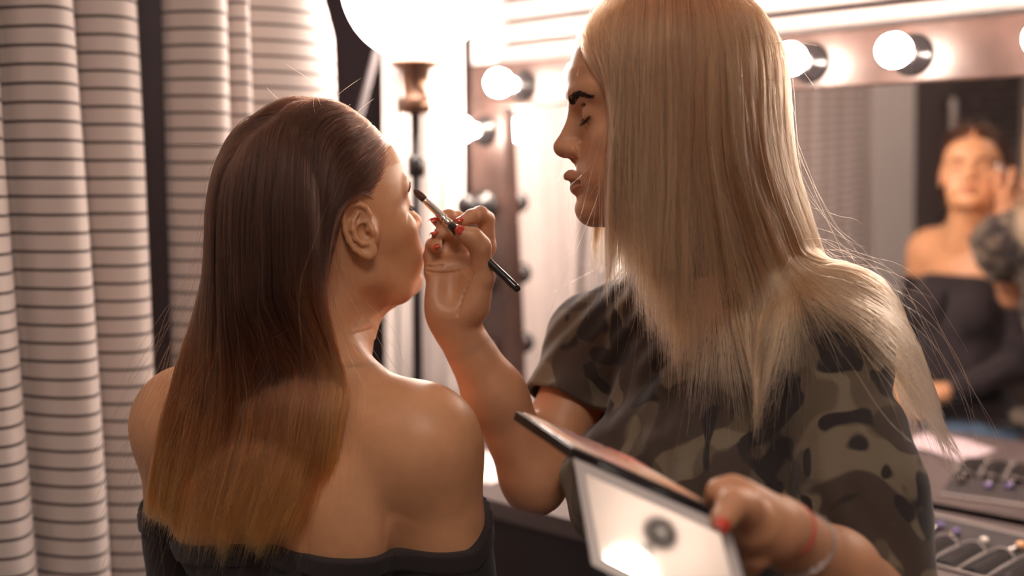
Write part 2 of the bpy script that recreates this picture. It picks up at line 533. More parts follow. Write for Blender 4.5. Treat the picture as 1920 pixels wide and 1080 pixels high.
def folds(edges, amps, base, flare=0.045, wob=0.004):
    E = np.array(edges); Am = np.array(amps)
    def f(s, t):
        k = int(np.clip(np.searchsorted(E, s, 'right') - 1, 0, len(E) - 2))
        x = (s - E[k]) / (E[k + 1] - E[k])
        b = Am[k] * (math.sin(math.pi * np.clip(x, 0, 1)) ** 0.75)
        b *= 0.85 + 0.25 * t
        sv = s + flare * max(t - 0.15, 0) * 1.2 + wob * math.sin(5 * t + 2.3 * k)
        return base + b + 0.004 * math.sin(9 * t + k * 1.7), sv, 0.0
    return f
ZR = 1.10
e1 = [0.06, 0.20, 0.33, 0.46, 0.58, 0.690, 0.795, 0.900]
sheet('striped_curtain', folds(e1, [0.07, 0.085, 0.08, 0.085, 0.085, 0.088, 0.07], -1.535), 0.06, 0.900, ZFL + 0.02, ZR, 168, 40, M_stripe,
      label='cream curtain with thin dark stripes at far left, left of the dark gap')
e2 = [0.958, 1.060, 1.115, 1.31]
def f2(s, t):
    u, v, dz = folds(e2, [0.080, 0.055, 0.050], -1.535, 0.02)(s, t)
    # the free edge is gathered inward near the top
    zt = ZR + (ZFL + 0.02 - ZR) * t
    g = max(0.0, (zt - 0.27)) * 0.55
    v -= g * max(0, (s - 1.10) / 0.20) ** 2 * 0.55
    return u, v, dz
sheet('striped_curtain', f2, 0.958, 1.31, ZFL + 0.02, ZR, 90, 60, M_stripe,
      label='cream curtain with thin dark stripes behind the brown haired woman, right of the dark gap')
rl = obj('curtain_rail', tube_bm([RM(-1.50, -0.02, ZR + 0.02), RM(-1.50, 1.36, ZR + 0.02)], 0.012, 12), M_steel, None, True)
tag(rl, 'steel curtain rail above the striped curtains', 'curtain rail')
# ---- white drapes round the far corner
def wall_drape(s, t):
    u = -1.71 - s
    return u, 1.872 - 0.018 * math.sin(s * 70) - 0.012 * math.sin(s * 31 + 1) - 0.03 * t * abs(math.sin(s * 22)), 0
sheet('white_drape', wall_drape, 0.0, 0.19, ZCT + 0.02, ZR + 0.1, 90, 20, M_drape, label='white gauzy drape hanging on the wall left of the mirror frame', grp=None)
def side_drape(s, t):
    return -1.935 + 0.012 * math.sin(s * 62) + 0.012 * math.sin(s * 29), 1.86 - s - 0.05 * t * s, 0
sheet('white_drape', side_drape, 0.0, 0.052, ZFL + 0.3, ZR + 0.1, 50, 20, M_drape, label='white gauzy drape at the corner behind the round lamp')
def far_drape(s, t):
    return -2.02 + 0.022 * math.sin(s * 60) + 0.015 * math.sin(s * 23 + 1), 1.62 - s, 0
sheet('white_drape', far_drape, 0.0, 0.80, ZFL + 0.02, ZR + 0.1, 160, 12, M_drape, label='plain white drape seen only in the mirror between the women')
# ---------------------------------------------------------------- round lantern lamp on a stand
LP = W(777, -25, 2.08)
LR = 0.1365
lamp = empty('round_studio_lamp', (LP[0], LP[1], ZC + ZCT))
tag(lamp, 'big round white studio lamp on a dark stand behind the brown haired woman', 'lamp')
prof = [(0.0, -LR)] + [(LR * math.sin(a), -LR * math.cos(a)) for a in np.linspace(0.12, math.pi - 0.12, 30)] + [(0, LR)]
ML = np.eye(4); ML[:3, 3] = LP
obj('lamp_shade', lathe_bm(prof, ML, 48, cap=False), M_lamp, lamp, True)
M_brass = mk('bronze_metal', (0.20, 0.11, 0.075), 0.35, metal=0.8)
def vt(x, y, z0, z1, r, n=14):
    return lathe_bm([(r, z0), (r, z1)], axes([1, 0, 0], [0, 1, 0], [0, 0, 1], [x, y, 0]), n)
obj('lamp_neck', lathe_bm([(0.045, LP[2] - LR - 0.002), (0.05, LP[2] - LR - 0.012), (0.028, LP[2] - LR - 0.02), (0.022, LP[2] - LR - 0.07), (0.03, LP[2] - LR - 0.075), (0.03, LP[2] - LR - 0.10), (0.014, LP[2] - LR - 0.105)], axes([1, 0, 0], [0, 1, 0], [0, 0, 1], [LP[0], LP[1], 0]), 24), M_brass, lamp, True)
obj('pole', vt(LP[0], LP[1], ZC + ZCT + 0.02, LP[2] - LR - 0.10, 0.0095), M_blackmat, lamp, True)
obj('base', lathe_bm([(0, ZC + ZCT), (0.055, ZC + ZCT), (0.055, ZC + ZCT + 0.012), (0.04, ZC + ZCT + 0.02), (0.014, ZC + ZCT + 0.026), (0.012, ZC + ZCT + 0.05), (0, ZC + ZCT + 0.05)], axes([1, 0, 0], [0, 1, 0], [0, 0, 1], [LP[0], LP[1], 0]), 28), M_black, lamp, True)
obj('collar', vt(LP[0], LP[1], ZC + 0.02, ZC + 0.06, 0.017), M_black, lamp, True)
# dark light stand leaning behind the lamp
p0, p1 = W(660, 270, 2.22), W(708, 90, 2.22)
dd = (p1 - p0) / (p1 - p0)[2]
bs = p0 - dd * p0[2] * 0.999
ls = obj('leaning_pole', tube_bm([bs + dd * 0.012, p1 + dd * 0.5], 0.008, 10), mk('grey_tube', (0.05, 0.038, 0.038), 0.6), None, True)
tag(ls, 'thin grey pole leaning in the dark gap left of the round lamp', 'pole')

# ---------------------------------------------------------------- things seen in the mirror, opposite it
wr = empty('tall_cabinet', RM(-1.58, -0.70, ZFL))
tag(wr, 'dark tall cabinet with a steel bar handle reflected beside the brown haired woman', 'cabinet')
rbox('carcass', -1.688, -1.57, -1.02, -0.38, ZFL, 0.30, M_dark, wr)
d_ = rbox('cabinet_door', -1.569, -1.548, -1.01, -0.39, ZFL + 0.06, 0.29, mk('cabinet_door_grey', (0.11, 0.08, 0.08), 0.5), wr, bevel=0.003)
obj('bar_handle', tube_bm([RM(-1.548, -0.93, 0.17), RM(-1.515, -0.93, 0.165), RM(-1.512, -0.93, 0.12), RM(-1.512, -0.93, -0.28), RM(-1.515, -0.93, -0.325), RM(-1.548, -0.93, -0.33)], 0.018, 12), M_steel, d_, True)
for (a, b, lab) in ((-1.14, -0.72, 'wide white notice board on the dark brick wall, reflected at the top of the mirror'), (-1.36, -1.20, 'narrow white notice board beside the wider one, reflected at the top of the mirror')):
    o = rbox('notice_board', -1.698, -1.68, a, b, 0.34, 0.50, M_white, None, bevel=0.003)
    tag(o, lab, 'notice board', 'white boards on the brick wall')

# ---------------------------------------------------------------- pendant lamp, and a ceiling panel added as fill light
def ceil_bulb(u, v, z, r, e, label):
    g = empty('pendant_lamp', RM(u, v, ZCE))
    tag(g, label, 'lamp')
    P = RM(u, v, z); Mx = np.eye(4); Mx[:3, 3] = P
    zt = RM(u, v, ZCE)[2] - P[2]
    obj('ceiling_rose', lathe_bm([(0.0, zt - 0.022), (0.03, zt - 0.022), (0.045, zt - 0.006), (0.045, zt - 0.0005), (0, zt - 0.0005)], Mx, 24), M_black, g, True)
    obj('cord', lathe_bm([(0.003, r + 0.06), (0.003, zt - 0.02)], Mx, 8), M_black, g, True)
    obj('lamp_holder', lathe_bm([(0.0, r + 0.062), (0.016, r + 0.062), (0.02, r + 0.05), (0.02, r - 0.004), (0.0, r - 0.004)], Mx, 20), M_black, g, True)
    obj('bulb', lathe_bm([(0.0, -r)] + [(r * math.sin(a), -r * math.cos(a)) for a in np.linspace(0.15, math.pi - 0.3, 20)] + [(0.014, r + 0.01)], Mx, 28, cap=False), mk('pendant_glow', (1.0, 0.82, 0.66), 0.4, emit=e), g, True)
def fill_panel(u, v, su, sv, e, label):  # unseen glowing panel added to brighten backs and curtains
    g = empty('added_fill_light', RM(u, v, ZCE - 0.03)); tag(g, label, 'fill light')
    rbox('frame', u - su / 2 - 0.02, u + su / 2 + 0.02, v - sv / 2 - 0.02, v + sv / 2 + 0.02, ZCE - 0.03, ZCE - 0.0005, M_white, g)
    rbox('diffuser', u - su / 2, u + su / 2, v - sv / 2, v + sv / 2, ZCE - 0.034, ZCE - 0.0305, mk('fill_glow', (1.0, 0.86, 0.76), 0.5, emit=e), g)
# ================================================================= PEOPLE
def skin_mat(name, col, sss=0.25):
    m = mk(name, col, 0.42, spec=0.45, bump=(700, 0.10), sss=sss)
    nt = m.node_tree; b = nt.nodes['Principled BSDF']
    tc = [n for n in nt.nodes if n.type == 'TEX_COORD'][0]
    nz = nt.nodes.new('ShaderNodeTexNoise'); nz.inputs['Scale'].default_value = 38; nz.inputs['Detail'].default_value = 6
    nt.links.new(tc.outputs['Object'], nz.inputs['Vector'])
    mr = nt.nodes.new('ShaderNodeMapRange'); mr.inputs['From Min'].default_value = 0.3; mr.inputs['From Max'].default_value = 0.7
    mr.inputs['To Min'].default_value = 0.93; mr.inputs['To Max'].default_value = 1.06
    nt.links.new(nz.outputs['Fac'], mr.inputs['Value'])
    vm = nt.nodes.new('ShaderNodeVectorMath'); vm.operation = 'SCALE'; vm.inputs[0].default_value = col[:3]
    nt.links.new(mr.outputs['Result'], vm.inputs['Scale'])
    at = nt.nodes.new('ShaderNodeAttribute'); at.attribute_name = 'tint'
    mx = nt.nodes.new('ShaderNodeMix'); mx.data_type = 'RGBA'
    nt.links.new(at.outputs['Fac'], mx.inputs['Factor']); nt.links.new(vm.outputs['Vector'], mx.inputs['A'])
    mx.inputs['B'].default_value = (col[0] * 0.62, col[1] * 0.40, col[2] * 0.42, 1)
    nt.links.new(mx.outputs['Result'], b.inputs['Base Color'])
    return m
M_skinC = skin_mat('skin_fair', (0.66, 0.335, 0.175))
M_skinA = skin_mat('skin_tan', (0.58, 0.285, 0.155))
M_nail = mk('red_nail_polish', (0.62, 0.045, 0.018), 0.12, spec=0.6, coat=1.0)
M_lash = mk('dark_lash', (0.02, 0.012, 0.012), 0.6)

# ---- the base face: depth of the front, half width and back per height (metres, tragus origin)
FZ = np.array([-.084, -.078, -.070, -.0616, -.0535, -.045, -.035, -.025, -.012, 0, .02, .0416, .06, .08, .10, .12])
FY = np.array([.066, .080, .0885, .0920, .0905, .0915, .0935, .0945, .0915, .0875, .0840, .0880, .0905, .0875, .0780, .045])
FW = np.array([.020, .028, .037, .0445, .050, .0545, .0580, .0610, .0640, .0660, .0675, .0680, .0685, .0660, .0560, .025])
FC = np.array([.040, .038, .034, .030, .026, .022, .018, .014, .010, .006, .004, .002, 0, 0, 0, 0])

def head_sdf(g, M, sc, ear=(True, True), lids=0.0):
    # cranium
    g.ell((0, -.008, .062), (.0735, .0925, .0875), 0, '+', M, sc)
    # face loft
    lo = np.array([-.075, -.03, -.086]) * sc; hi = np.array([.075, .1, .12]) * sc
    cor = np.array([tp(M, [x, y, z]) for x in (lo[0], hi[0]) for y in (lo[1], hi[1]) for z in (lo[2], hi[2])])
    S = g.sl(cor.min(0) - .02, cor.max(0) + .02)
    X, Y, Z = g.loc(S, M, sc)
    Z = np.broadcast_to(Z, np.broadcast_shapes(X.shape, Y.shape, Z.shape)); zc = np.clip(Z, FZ[0], FZ[-1])
    yf = np.interp(zc, FZ, FY).astype(np.float32); w = np.interp(zc, FZ, FW).astype(np.float32); yc = np.interp(zc, FZ, FC).astype(np.float32)
    L = np.where(Y > yc, yf - yc, .06)
    p = 2.25
    r = (np.abs(X / w) ** p + np.abs((Y - yc) / L) ** p) ** (1 / p)
    d = (r - 1) * .062
    d = np.maximum(d, np.maximum(FZ[0] - Z, Z - FZ[-1])).astype(np.float32)
    g.comb(S, d * sc, '+', .02 * sc)
    k = dict(M=M, sc=sc)
    for s in (-1, 1):
        # jaw line
        g.cone((s * .052, .008, -.036), (s * .040, .045, -.062), .013, .014, .018, '+', **k)
        g.cone((s * .040, .045, -.062), (s * .010, .077, -.0655), .014, .0145, .016, '+', **k)
        # cheek
        g.ell((s * .047, .050, .004), (.020, .025, .019), .020, '+', **k)
        g.ell((s * .040, .062, -.030), (.018, .018, .020), .022, '+', **k)
        # eye socket, brow, lid
        g.ell((s * .031, .0975, .0335), (.021, .0165, .0125), .016, '-', **k)
        g.cone((s * .012, .0835, .052), (s * .046, .068, .054), .0075, .0075, .012, '+', **k)
        g.ell((s * .031, .0685, .0325), (.0145, .0140, .0130), .006, '+', **k)
    # nose
    g.cone((0, .0822, .0405), (0, .1025, .0035), .0070, .0098, .012, '+', **k)
    g.cone((0, .1025, .0035), (0, .0925, -.006), .0095, .0075, .006, '+', **k)
    for s in (-1, 1):
        g.ell((s * .0122, .0930, -.0005), (.0072, .0095, .0078), .006, '+', **k)
        g.chain([(s * .0150, .0930, .0062), (s * .0192, .0895, .001), (s * .0186, .0890, -.006)], [.0014] * 3, .004, '-', **k)
        g.ell((s * .0062, .0975, -.0092), (.0034, .0050, .0040), .003, '-', **k)
    # lips
    for s in (-1, 1):
        g.cone((s * .005, .0998, -.0268), (s * .0225, .0865, -.0335), .0062, .0030, .006, '+', **k)
        g.cone((s * .004, .0940, -.0405), (s * .0215, .0860, -.0355), .0062, .0030, .006, '+', **k)
        g.cone((s * .0, .1045, -.0335), (s * .0225, .0900, -.0345), .0016, .0012, .0035, '-', **k)
    g.ell((0, .1005, -.0165), (.0030, .003, .007), .004, '-', **k)
    # chin pad
    g.ell((0, .0800, -.0635), (.016, .0132, .0135), .012, '+', **k)
    # closed lid crease and lash groove
    for s in (-1, 1):
        pts = [(s * x, y, z) for x, y, z in ((.0185, .0775, .0300), (.026, .0820, .0262), (.033, .0818, .0252), (.0395, .0775, .0268), (.0435, .0725, .0300))]
        g.chain(pts, [.0011] * 5, .0015, '-', **k)
        pts = [(s * x, y, z) for x, y, z in ((.020, .0765, .0400), (.027, .0800, .0420), (.034, .0790, .0425), (.041, .0740, .0405))]
        g.chain(pts, [.0005] * 4, .004, '-', **k)
    # ears
    for s, on in ((-1, ear[0]), (1, ear[1])):
        if not on: continue
        flare = math.radians(24)
        ew = np.array([s * math.cos(flare), -math.sin(flare), 0.10]); ew /= np.linalg.norm(ew)
        eu = nrm(np.array([s * math.sin(flare) * 1.0, math.cos(flare), 0.18])); eu = nrm(eu - ew * eu.dot(ew))
        ev = np.cross(ew, eu) * (1 if s > 0 else -1)
        ME = np.eye(4)
        for c, a in enumerate((eu, ev, ew)): ME[:3, c] = M[:3, :3] @ a
        ME[:3, 3] = tp(M, np.array([s * .0700, -.004, .017]) * sc)
        q = dict(M=ME, sc=sc * 0.98)
        g.ell((.004, -.002, -.004), (.013, .022, .012), .008, '+', **q)
        g.ell((-.003, .002, .0065), (.0165, .0285, .0042), .004, '+', **q)
        g.ell((.0005, -.003, .0120), (.0090, .0120, .0100), .002, '-', **q)
        g.ell((-.001, .0165, .0130), (.0105, .0090, .0068), .002, '-', **q)
        g.ell((-.0145, .000, .0145), (.0022, .0180, .0040), .002, '-', **q)
        helix = [(.0045, -.001, .0065), (.0100, .006, .0070), (.0130, .015, .0078), (.0115, .0235, .0090), (.0050, .0295, .0102), (-.0035, .0305, .0115), (-.0115, .0265, .0128), (-.0165, .018, .0140), (-.0185, .007, .0145), (-.0185, -.005, .0138), (-.0155, -.016, .0120), (-.0105, -.0235, .0095), (-.004, -.0285, .0080)]
        g.chain(helix, [.0022, .0026, .0028, .0029, .0030, .0031, .0031, .0031, .0030, .0029, .0029, .0032, .0038], .0018, '+', **q)
        g.chain([(.001, .020, .0090), (-.0065, .014, .0105), (-.0098, .005, .0115), (-.0098, -.005, .0118), (-.006, -.0125, .0115), (-.000, -.0150, .0105)], [.0020, .0026, .0030, .0030, .0030, .0028], .0025, '+', **q)
        g.ell((-.001, -.0245, .0068), (.0088, .0085, .0046), .004, '+', **q)
        g.ell((.0105, -.0035, .0075), (.0038, .0065, .0050), .004, '+', **q)

def lips_tint(V, M, sc):
    P = (V - M[:3, 3]) @ M[:3, :3] / sc
    x, y, z = P.T
    up = -.0185 - 0.10 * np.abs(x) + 0.0015 * np.exp(-(x / .004) ** 2) * -1
    lo = -.0475 + 0.30 * np.abs(x) ** 1.15 * 2.0
    m = (z < up) & (z > lo) & (np.abs(x) < .0235) & (y > .080)
    t = m * 0.5
    # warm ears and cheeks
    t = np.maximum(t, 0.18 * np.exp(-(((np.abs(x) - .045) / .02) ** 2 + ((z + .002) / .018) ** 2)) * (y > .03))
    return t

def hairs(name, roots, tips, r0, bulge, mat, parent, n=5, sides=4):
    """short modelled hairs (brows, lashes)"""
    bm = bmesh.new()
    for a, b, bl in zip(roots, tips, bulge):
        ts = np.linspace(0, 1, n)
        P = [a * (1 - t) + b * t + bl * 4 * t * (1 - t) for t in ts]
        tube_bm(P, [r0 * (1 - 0.75 * t) for t in ts], sides, bm)
    return obj(name, bm, mat, parent, True)

def brows_lashes(M, sc, V, mat_b, parent, prefix=True):
    T = lambda p: tp(M, np.asarray(p) * sc)
    fw = M[:3, 1]
    loc = (V - M[:3, 3]) @ M[:3, :3] / sc
    front = loc[loc[:, 1] > 0.04]
    def surf(x, z):
        d = (front[:, 0] - x) ** 2 + (front[:, 2] - z) ** 2
        i = np.argsort(d)[:6]
        return front[i, 1].max()
    for s in (-1, 1):
        R, E, B = [], [], []
        for i in range(230):
            t = rng.random(); x = .0135 + .035 * t
            zc = .0460 + .0065 * math.sin(min(t, .9) * 1.9) - .004 * max(0, t - .65) * 3
            h = .0074 * (1 - .55 * max(0, t - .45) / .55) * (0.75 + 0.25 * min(1, t * 8))
            z = zc + (rng.random() - .5) * h
            y = surf(s * x, z)
            dx, dz = (.0035 + .003 * t), (.0045 * (1 - t) - .001)
            R.append(T((s * x, y - .0003, z))); E.append(T((s * (x + dx), surf(s * (x + dx), z + dz) + .0004, z + dz))); B.append(fw * .0004)
        hairs('eyebrow', R, E, .00042 * sc, B, mat_b, parent, 4, 3)
        R, E, B = [], [], []
        for i in range(46):
            t = (i + rng.random() * .6) / 46
            x = .0195 + .024 * t; z = .0300 - .0048 * math.sin(math.pi * min(1, t * 1.02)) ; y = surf(s * x, z)
            l = .0075 * (0.6 + .4 * math.sin(math.pi * t)) * (1 + .3 * t)
            R.append(T((s * x, y - .0004, z))); E.append(T((s * (x + (t - .45) * .006), y + l * .75, z - l * .42))); B.append(-M[:3, 2] * l * .14)
        hairs('eyelashes', R, E, .00026 * sc, B, M_lash, parent, 5, 3)

# ================================================================= the seated woman
HC = W(685, 435, 1.122)                                  # her right ear
FRC = frame(53, 10)
SCC = 0.97
HCO = HC - FRC[:3, :3] @ (np.array([.076, -.004, .016]) * SCC)
FRC[:3, 3] = HCO
SHC = np.array([-.232, 1.150, ZC - .255])                # mid shoulders
BC = frame(20, 4, SHC)
cl = empty('person', (SHC[0], SHC[1] + .1, 0))
tag(cl, 'seated woman seen from behind with long brown hair and bare shoulders in a black top', 'person')

def client_body(g, cloth=False):
    k = dict(M=BC)
    g.ell((0, .015, -.16), (.138, .092, .20), 0, '+', **k)
    g.ell((0, .02, -.36), (.120, .085, .16), .05, '+', **k)
    g.ell((0, .0, -.50), (.165, .115, .13), .06, '+', **k)
    g.cone((-.115, -.005, -.020), (.115, -.005, -.020), .058, .058, .05, '+', **k)
    for s in (-1, 1):
        g.cone((0, .012, .085), (s * .118, -.008, .008), .040, .034, .045, '+', **k)
        g.ell((s * .075, -.060, -.095), (.052, .030, .075), .035, '+', **k)
        g.ell((s * .070, .085, -.165), (.058, .048, .055), .03, '+', **k)
    g.ell((0, .11, -.155), (.012, .03, .05), .02, '-', **k)
    g.cone((0, -.100, -.02), (0, -.098, -.40), .008, .010, .030, '-', **k)

def client_arm(g, s, k0=.03):
    k = dict(M=BC)
    g.ell((s * .152, -.004, -.012), (.053, .056, .062), k0, '+', **k)
    g.cone((s * .155, 0, -.02), (s * .185, .015, -.29), .050, .036, .03, '+', **k)
    g.cone((s * .185, .015, -.29), (s * .075, .20, -.375), .036, .025, .02, '+', **k)

def client_neck(g):
    a = tp(BC, (0, .015, .03)); b = tp(FRC, (0, -.022 , .0)); b2 = tp(FRC, (0, .02, -.045))
    g.cone(a, b, .056, .050, .03, '+')
    g.cone(tp(BC, (0, .045, .03)), b2, .044, .030, .03, '+')

gh_ = SDF(HCO - np.array([.16, .16, .16]), HCO + np.array([.16, .16, .165]), .0013)
head_sdf(gh_, FRC, SCC)
client_body(gh_)
client_neck(gh_)
for s in (-1, 1): client_arm(gh_, s)
zcut = HCO[2] - .150
Vh, Qh = gh_.nets(); Vh = smooth_mesh(Vh, Qh, 1)
gb = SDF(SHC - np.array([.30, .24, .62]), SHC + np.array([.30, .42, .16]), .0035)
client_body(gb)
client_neck(gb)
gb.ell((0, -.008, .062), (.0735, .0925, .0875), 0.0, '+', FRC, SCC)
Bare = gb.F.copy()
for s in (-1, 1): client_arm(gb, s)
FullC = gb.F.copy()

def hand_simple(g, M, s, curl=0.9, sc=1.0):
    """relaxed curled hand; local y along fingers, z out of the back of the hand, s=+1 thumb on +x"""
    k = dict(M=M, sc=sc)
    g.ell((0, .045, 0), (.040, .048, .015), .01, '+', **k)
    g.cone((0, -.01, 0), (0, .03, 0), .024, .026, .015, '+', **k)
    L = [.040, .045, .042, .034]
    for i in range(4):
        x = (.027 - .018 * i) * s
        y0 = .085 - .006 * abs(i - 1.2)
        p = np.array([x, y0, .0]); a = 0.35 * curl; pts = [np.array([x * .8, .05, 0]), p]; rs = [.011, .0092]
        for j, f in enumerate((1.0, .62, .5)):
            p = p + L[i] * f * np.array([-.04 * x / .027, math.cos(a), -math.sin(a)]); a += .55 * curl
            pts.append(p); rs.append(.0086 - .0008 * j)
        g.chain(pts, rs, .003, '+', **k)
    g.chain([(s * .018, .012, -.004), (s * .040, .040, -.010), (s * .046, .068, -.018), (s * .040, .092, -.026)], [.015, .0115, .0098, .0082], .006, '+', **k)

# clasped hands in her lap
def lap_hand(s):
    wri = tp(BC, (s * .078, .195, -.375))
    tgt = tp(BC, (-s * .020, .260, -.400))
    y = nrm(tgt - wri); z = nrm(BC[:3, 1] * .75 + BC[:3, 2] * .8); z = nrm(z - y * y.dot(z)); x = np.cross(y, z)
    Mh = axes(x, y, z, wri + z * (.012 if s > 0 else -.004))
    hand_simple(gb, Mh, 1 if x.dot(BC[:3, 2]) > 0 else -1, .8, .92)
for s in (-1, 1): lap_hand(s)
Vb, Qb = gb.nets(); Vb = smooth_mesh(Vb, Qb, 2)
# fine head mesh inside a sphere round the head, coarser body outside it, overlapping in the nape
dh = np.linalg.norm(Vh[Qh].mean(1) - HCO, axis=1); Qh = Qh[dh < .155]
cq = Vb[Qb].mean(1)
keep = np.linalg.norm(cq - HCO, axis=1) > .149
Vj, Qj = join([(Vh, Qh), (Vb, Qb[keep])])
used = np.unique(Qj); remap = np.full(len(Vj), -1); remap[used] = np.arange(len(used)); Vj = Vj[used]; Qj = remap[Qj]
tint = lips_tint(Vj, FRC, SCC)
clb = mesh_np('body', Vj, Qj, M_skinC, cl, attrs={'tint': tint})
M_browC = mk('brown_brow_hair', (0.075, 0.040, 0.028), 0.6)
brows_lashes(FRC, SCC, Vh, M_browC, cl)

# ---- black off-the-shoulder top
M_topblack = mk('black_jersey', (0.022, 0.0145, 0.017), 0.85, sheen=0.12, bump=(900, .15))
gt = SDF(SHC - np.array([.30, .24, .62]), SHC + np.array([.30, .42, .16]), .003)
client_body(gt)
for s in (-1, 1):
    client_arm(gt, s)
X, Y, Z = gt.loc((slice(None),) * 3, BC)
wr_ = .0016 * np.sin(Z * 90 + X * 35 + 3 * np.sin(Y * 30)) + .0012 * np.sin(X * 120 - Z * 60)
Ft = gt.F - .0055 - wr_ * np.clip((-Z - .12) * 8, 0, 1)
zl = ZC - .372 + .06 * np.clip((Y + .02) / .10, 0, 1) - 0.010 * np.exp(-((X + .12) / .06) ** 2) + SHC[2] * 0
Zw = gt.ax[2][None, None, :]
Ft = np.maximum(Ft, Zw - zl)
# folded-over band along the neckline
band = np.maximum(gt.F - .0085, np.maximum(Zw - (zl - .001), (zl - .022) - Zw))
Ft = np.minimum(Ft, band)
# cuffs stop at the wrists
wrp = [tp(BC, (s * .082, .190, -.37)) for s in (-1, 1)]
Xw, Yw, Zw_ = gt.ax[0][:, None, None], gt.ax[1][None, :, None], Zw
for s, wp in zip((-1, 1), wrp):
    dr = nrm(tp(BC, (s * .075, .20, -.375)) - tp(BC, (s * .185, .015, -.29)))
    pl = (Xw - wp[0]) * dr[0] + (Yw - wp[1]) * dr[1] + (Zw_ - wp[2]) * dr[2]
    near = ((Xw - wp[0]) ** 2 + (Yw - wp[1]) ** 2 + (Zw_ - wp[2]) ** 2) < .06 ** 2
    Ft = np.where(near, np.maximum(Ft, pl), Ft)
Ft = np.maximum(Ft, (ZC - .80) - Zw)
Vt_, Qt_ = gt.nets(Ft.astype(np.float32)); Vt_ = smooth_mesh(Vt_, Qt_, 2)
mesh_np('off_shoulder_top', Vt_, Qt_, M_topblack, cl)

# ---- jeans, belt and shoes
M_denim = mk('blue_denim', (0.12, 0.20, 0.32), 0.85, var=0.25, varscale=40, bump=(500, .2))
gj = SDF(SHC + np.array([-.34, -.2, -1.15]), SHC + np.array([.46, .72, -.40]), .007)
k = dict(M=BC)
gj.ell((0, .0, -.51), (.175, .122, .115), 0, '+', **k)
for s in (-1, 1):
    gj.cone((s * .085, .03, -.53), (s * .11, .42, -.53), .085, .062, .05, '+', **k)
    gj.cone((s * .11, .42, -.53), (s * .11, .40, -.93), .062, .043, .02, '+', **k)
Zq = gj.ax[2][None, None, :]
Vq, Qq = gj.nets(np.maximum(gj.F, Zq - (ZC - .70)).astype(np.float32)); Vq = smooth_mesh(Vq, Qq, 2)
mesh_np('jeans', Vq, Qq, M_denim, cl)
bm = bmesh.new()
pts = [tp(BC, (.170 * math.cos(a), .118 * math.sin(a) + .0, -.455)) for a in np.linspace(0, 2 * math.pi, 48, endpoint=False)]
bt = obj('belt', tube_bm(pts, .016, 10, closed=True, flat=.35), mk('dark_leather', (.03, .02, .02), .4), cl, True)
obj('buckle', tube_bm([tp(BC, (-.0 + .022 * math.cos(a), .128, -.455 + .018 * math.sin(a))) for a in np.linspace(0, 2 * math.pi, 20, endpoint=False)], .003, 8, closed=True), M_steel, bt, True)
M_shoe = mk('dark_shoe', (.03, .022, .022), .5)
for s in (-1, 1):
    g = SDF(tp(BC, (s * .11, .45, -1.0)) - .2, tp(BC, (s * .11, .45, -1.0)) + .2, .006)
    g.cone((s * .11, .40, -.93), (s * .11, .405, -.985), .042, .036, .01, '+', M=BC)
    g.cone((s * .11, .395, -.985), (s * .115, .53, -1.0), .036, .028, .02, '+', M=BC)
    v, q = g.nets(); mesh_np('shoe', smooth_mesh(v, q, 1), q, M_shoe, cl)

# ---- tall stool under her
stl = empty('bar_stool', (SHC[0], SHC[1], 0))
tag(stl, 'tall dark padded stool under the seated brown haired woman', 'stool')
cx, cy = tp(BC, (0, .08, 0))[:2]
SZ = float(tp(BC, (0, .1, -.53))[2]) - .105
Ms = axes(BC[:3, 0], nrm([BC[0, 1], BC[1, 1], 0]), ZU, (cx, cy, 0))
obj('seat', box_bm((.40, .38, .06), Ms, .02, 3, center=(0, 0, SZ - .03)), mk('stool_vinyl', (.02, .016, .017), .45), stl, True)
for a in (-1, 1):
    for b in (-1, 1):
        obj('leg', tube_bm([tp(Ms, (a * .15, b * .14, SZ - .06)), tp(Ms, (a * .2, b * .19, 0.0))], .013, 10), M_blackmat, stl, True)
obj('footrest', tube_bm([tp(Ms, (a * .185, b * .175, SZ * .42)) for a, b in ((-1, -1), (1, -1), (1, 1), (-1, 1))], .009, 8, closed=True), M_blackmat, stl, True)
# ================================================================= the standing make-up artist
SCA = 1.035
HAO = W(1243, 262, 1.15)
FRA = frame(-91, -6, HAO)
SHA = np.array([.236, 1.185, ZC - .168])
BA = frame(-136, 6, SHA)
ar = empty('person', (SHA[0], SHA[1], 0))
tag(ar, 'standing blonde woman in a camouflage T-shirt applying eye make-up with a brush', 'person')
RSH = np.array([.108, 1.310, ZC - .190]); LSH = np.array([.322, 1.085, ZC - .185])
REL = W(1002, 896, 1.205); RWR = W(853, 608, 1.172)
LEL = W(1650, 1140, .95); LWR = W(1462, 992, .80)

def artist_torso(g, e=0.0, M=None):
    k = dict(M=BA)
    g.ell((-.016, .010, -.16), (.132 + e, .098 + e, .20 + e), 0, '+', **k)
    g.ell((-.058, .015, -.36), (.112 + e, .088 + e, .16), .05, '+', **k)
    g.cone((-.115, -.005, -.015), (.115, -.005, -.015), .056 + e, .056 + e, .05, '+', **k)
    for s in (-1, 1):
        g.cone((0, .012, .075), (s * .118, -.008, .008), .038 + e, .034 + e, .045, '+', **k)
        g.ell((s * .064 - .012, .092, -.165), (.058 + e, .052 + e, .060 + e), .035, '+', **k)

def artist_neck(g):
    g.cone(tp(BA, (0, .012, .02)), tp(FRA, (0, -.025, .0)), .054, .050, .03, '+')
    g.cone(tp(BA, (0, .045, .02)), tp(FRA, (0, .018, -.050)), .042, .030, .03, '+')

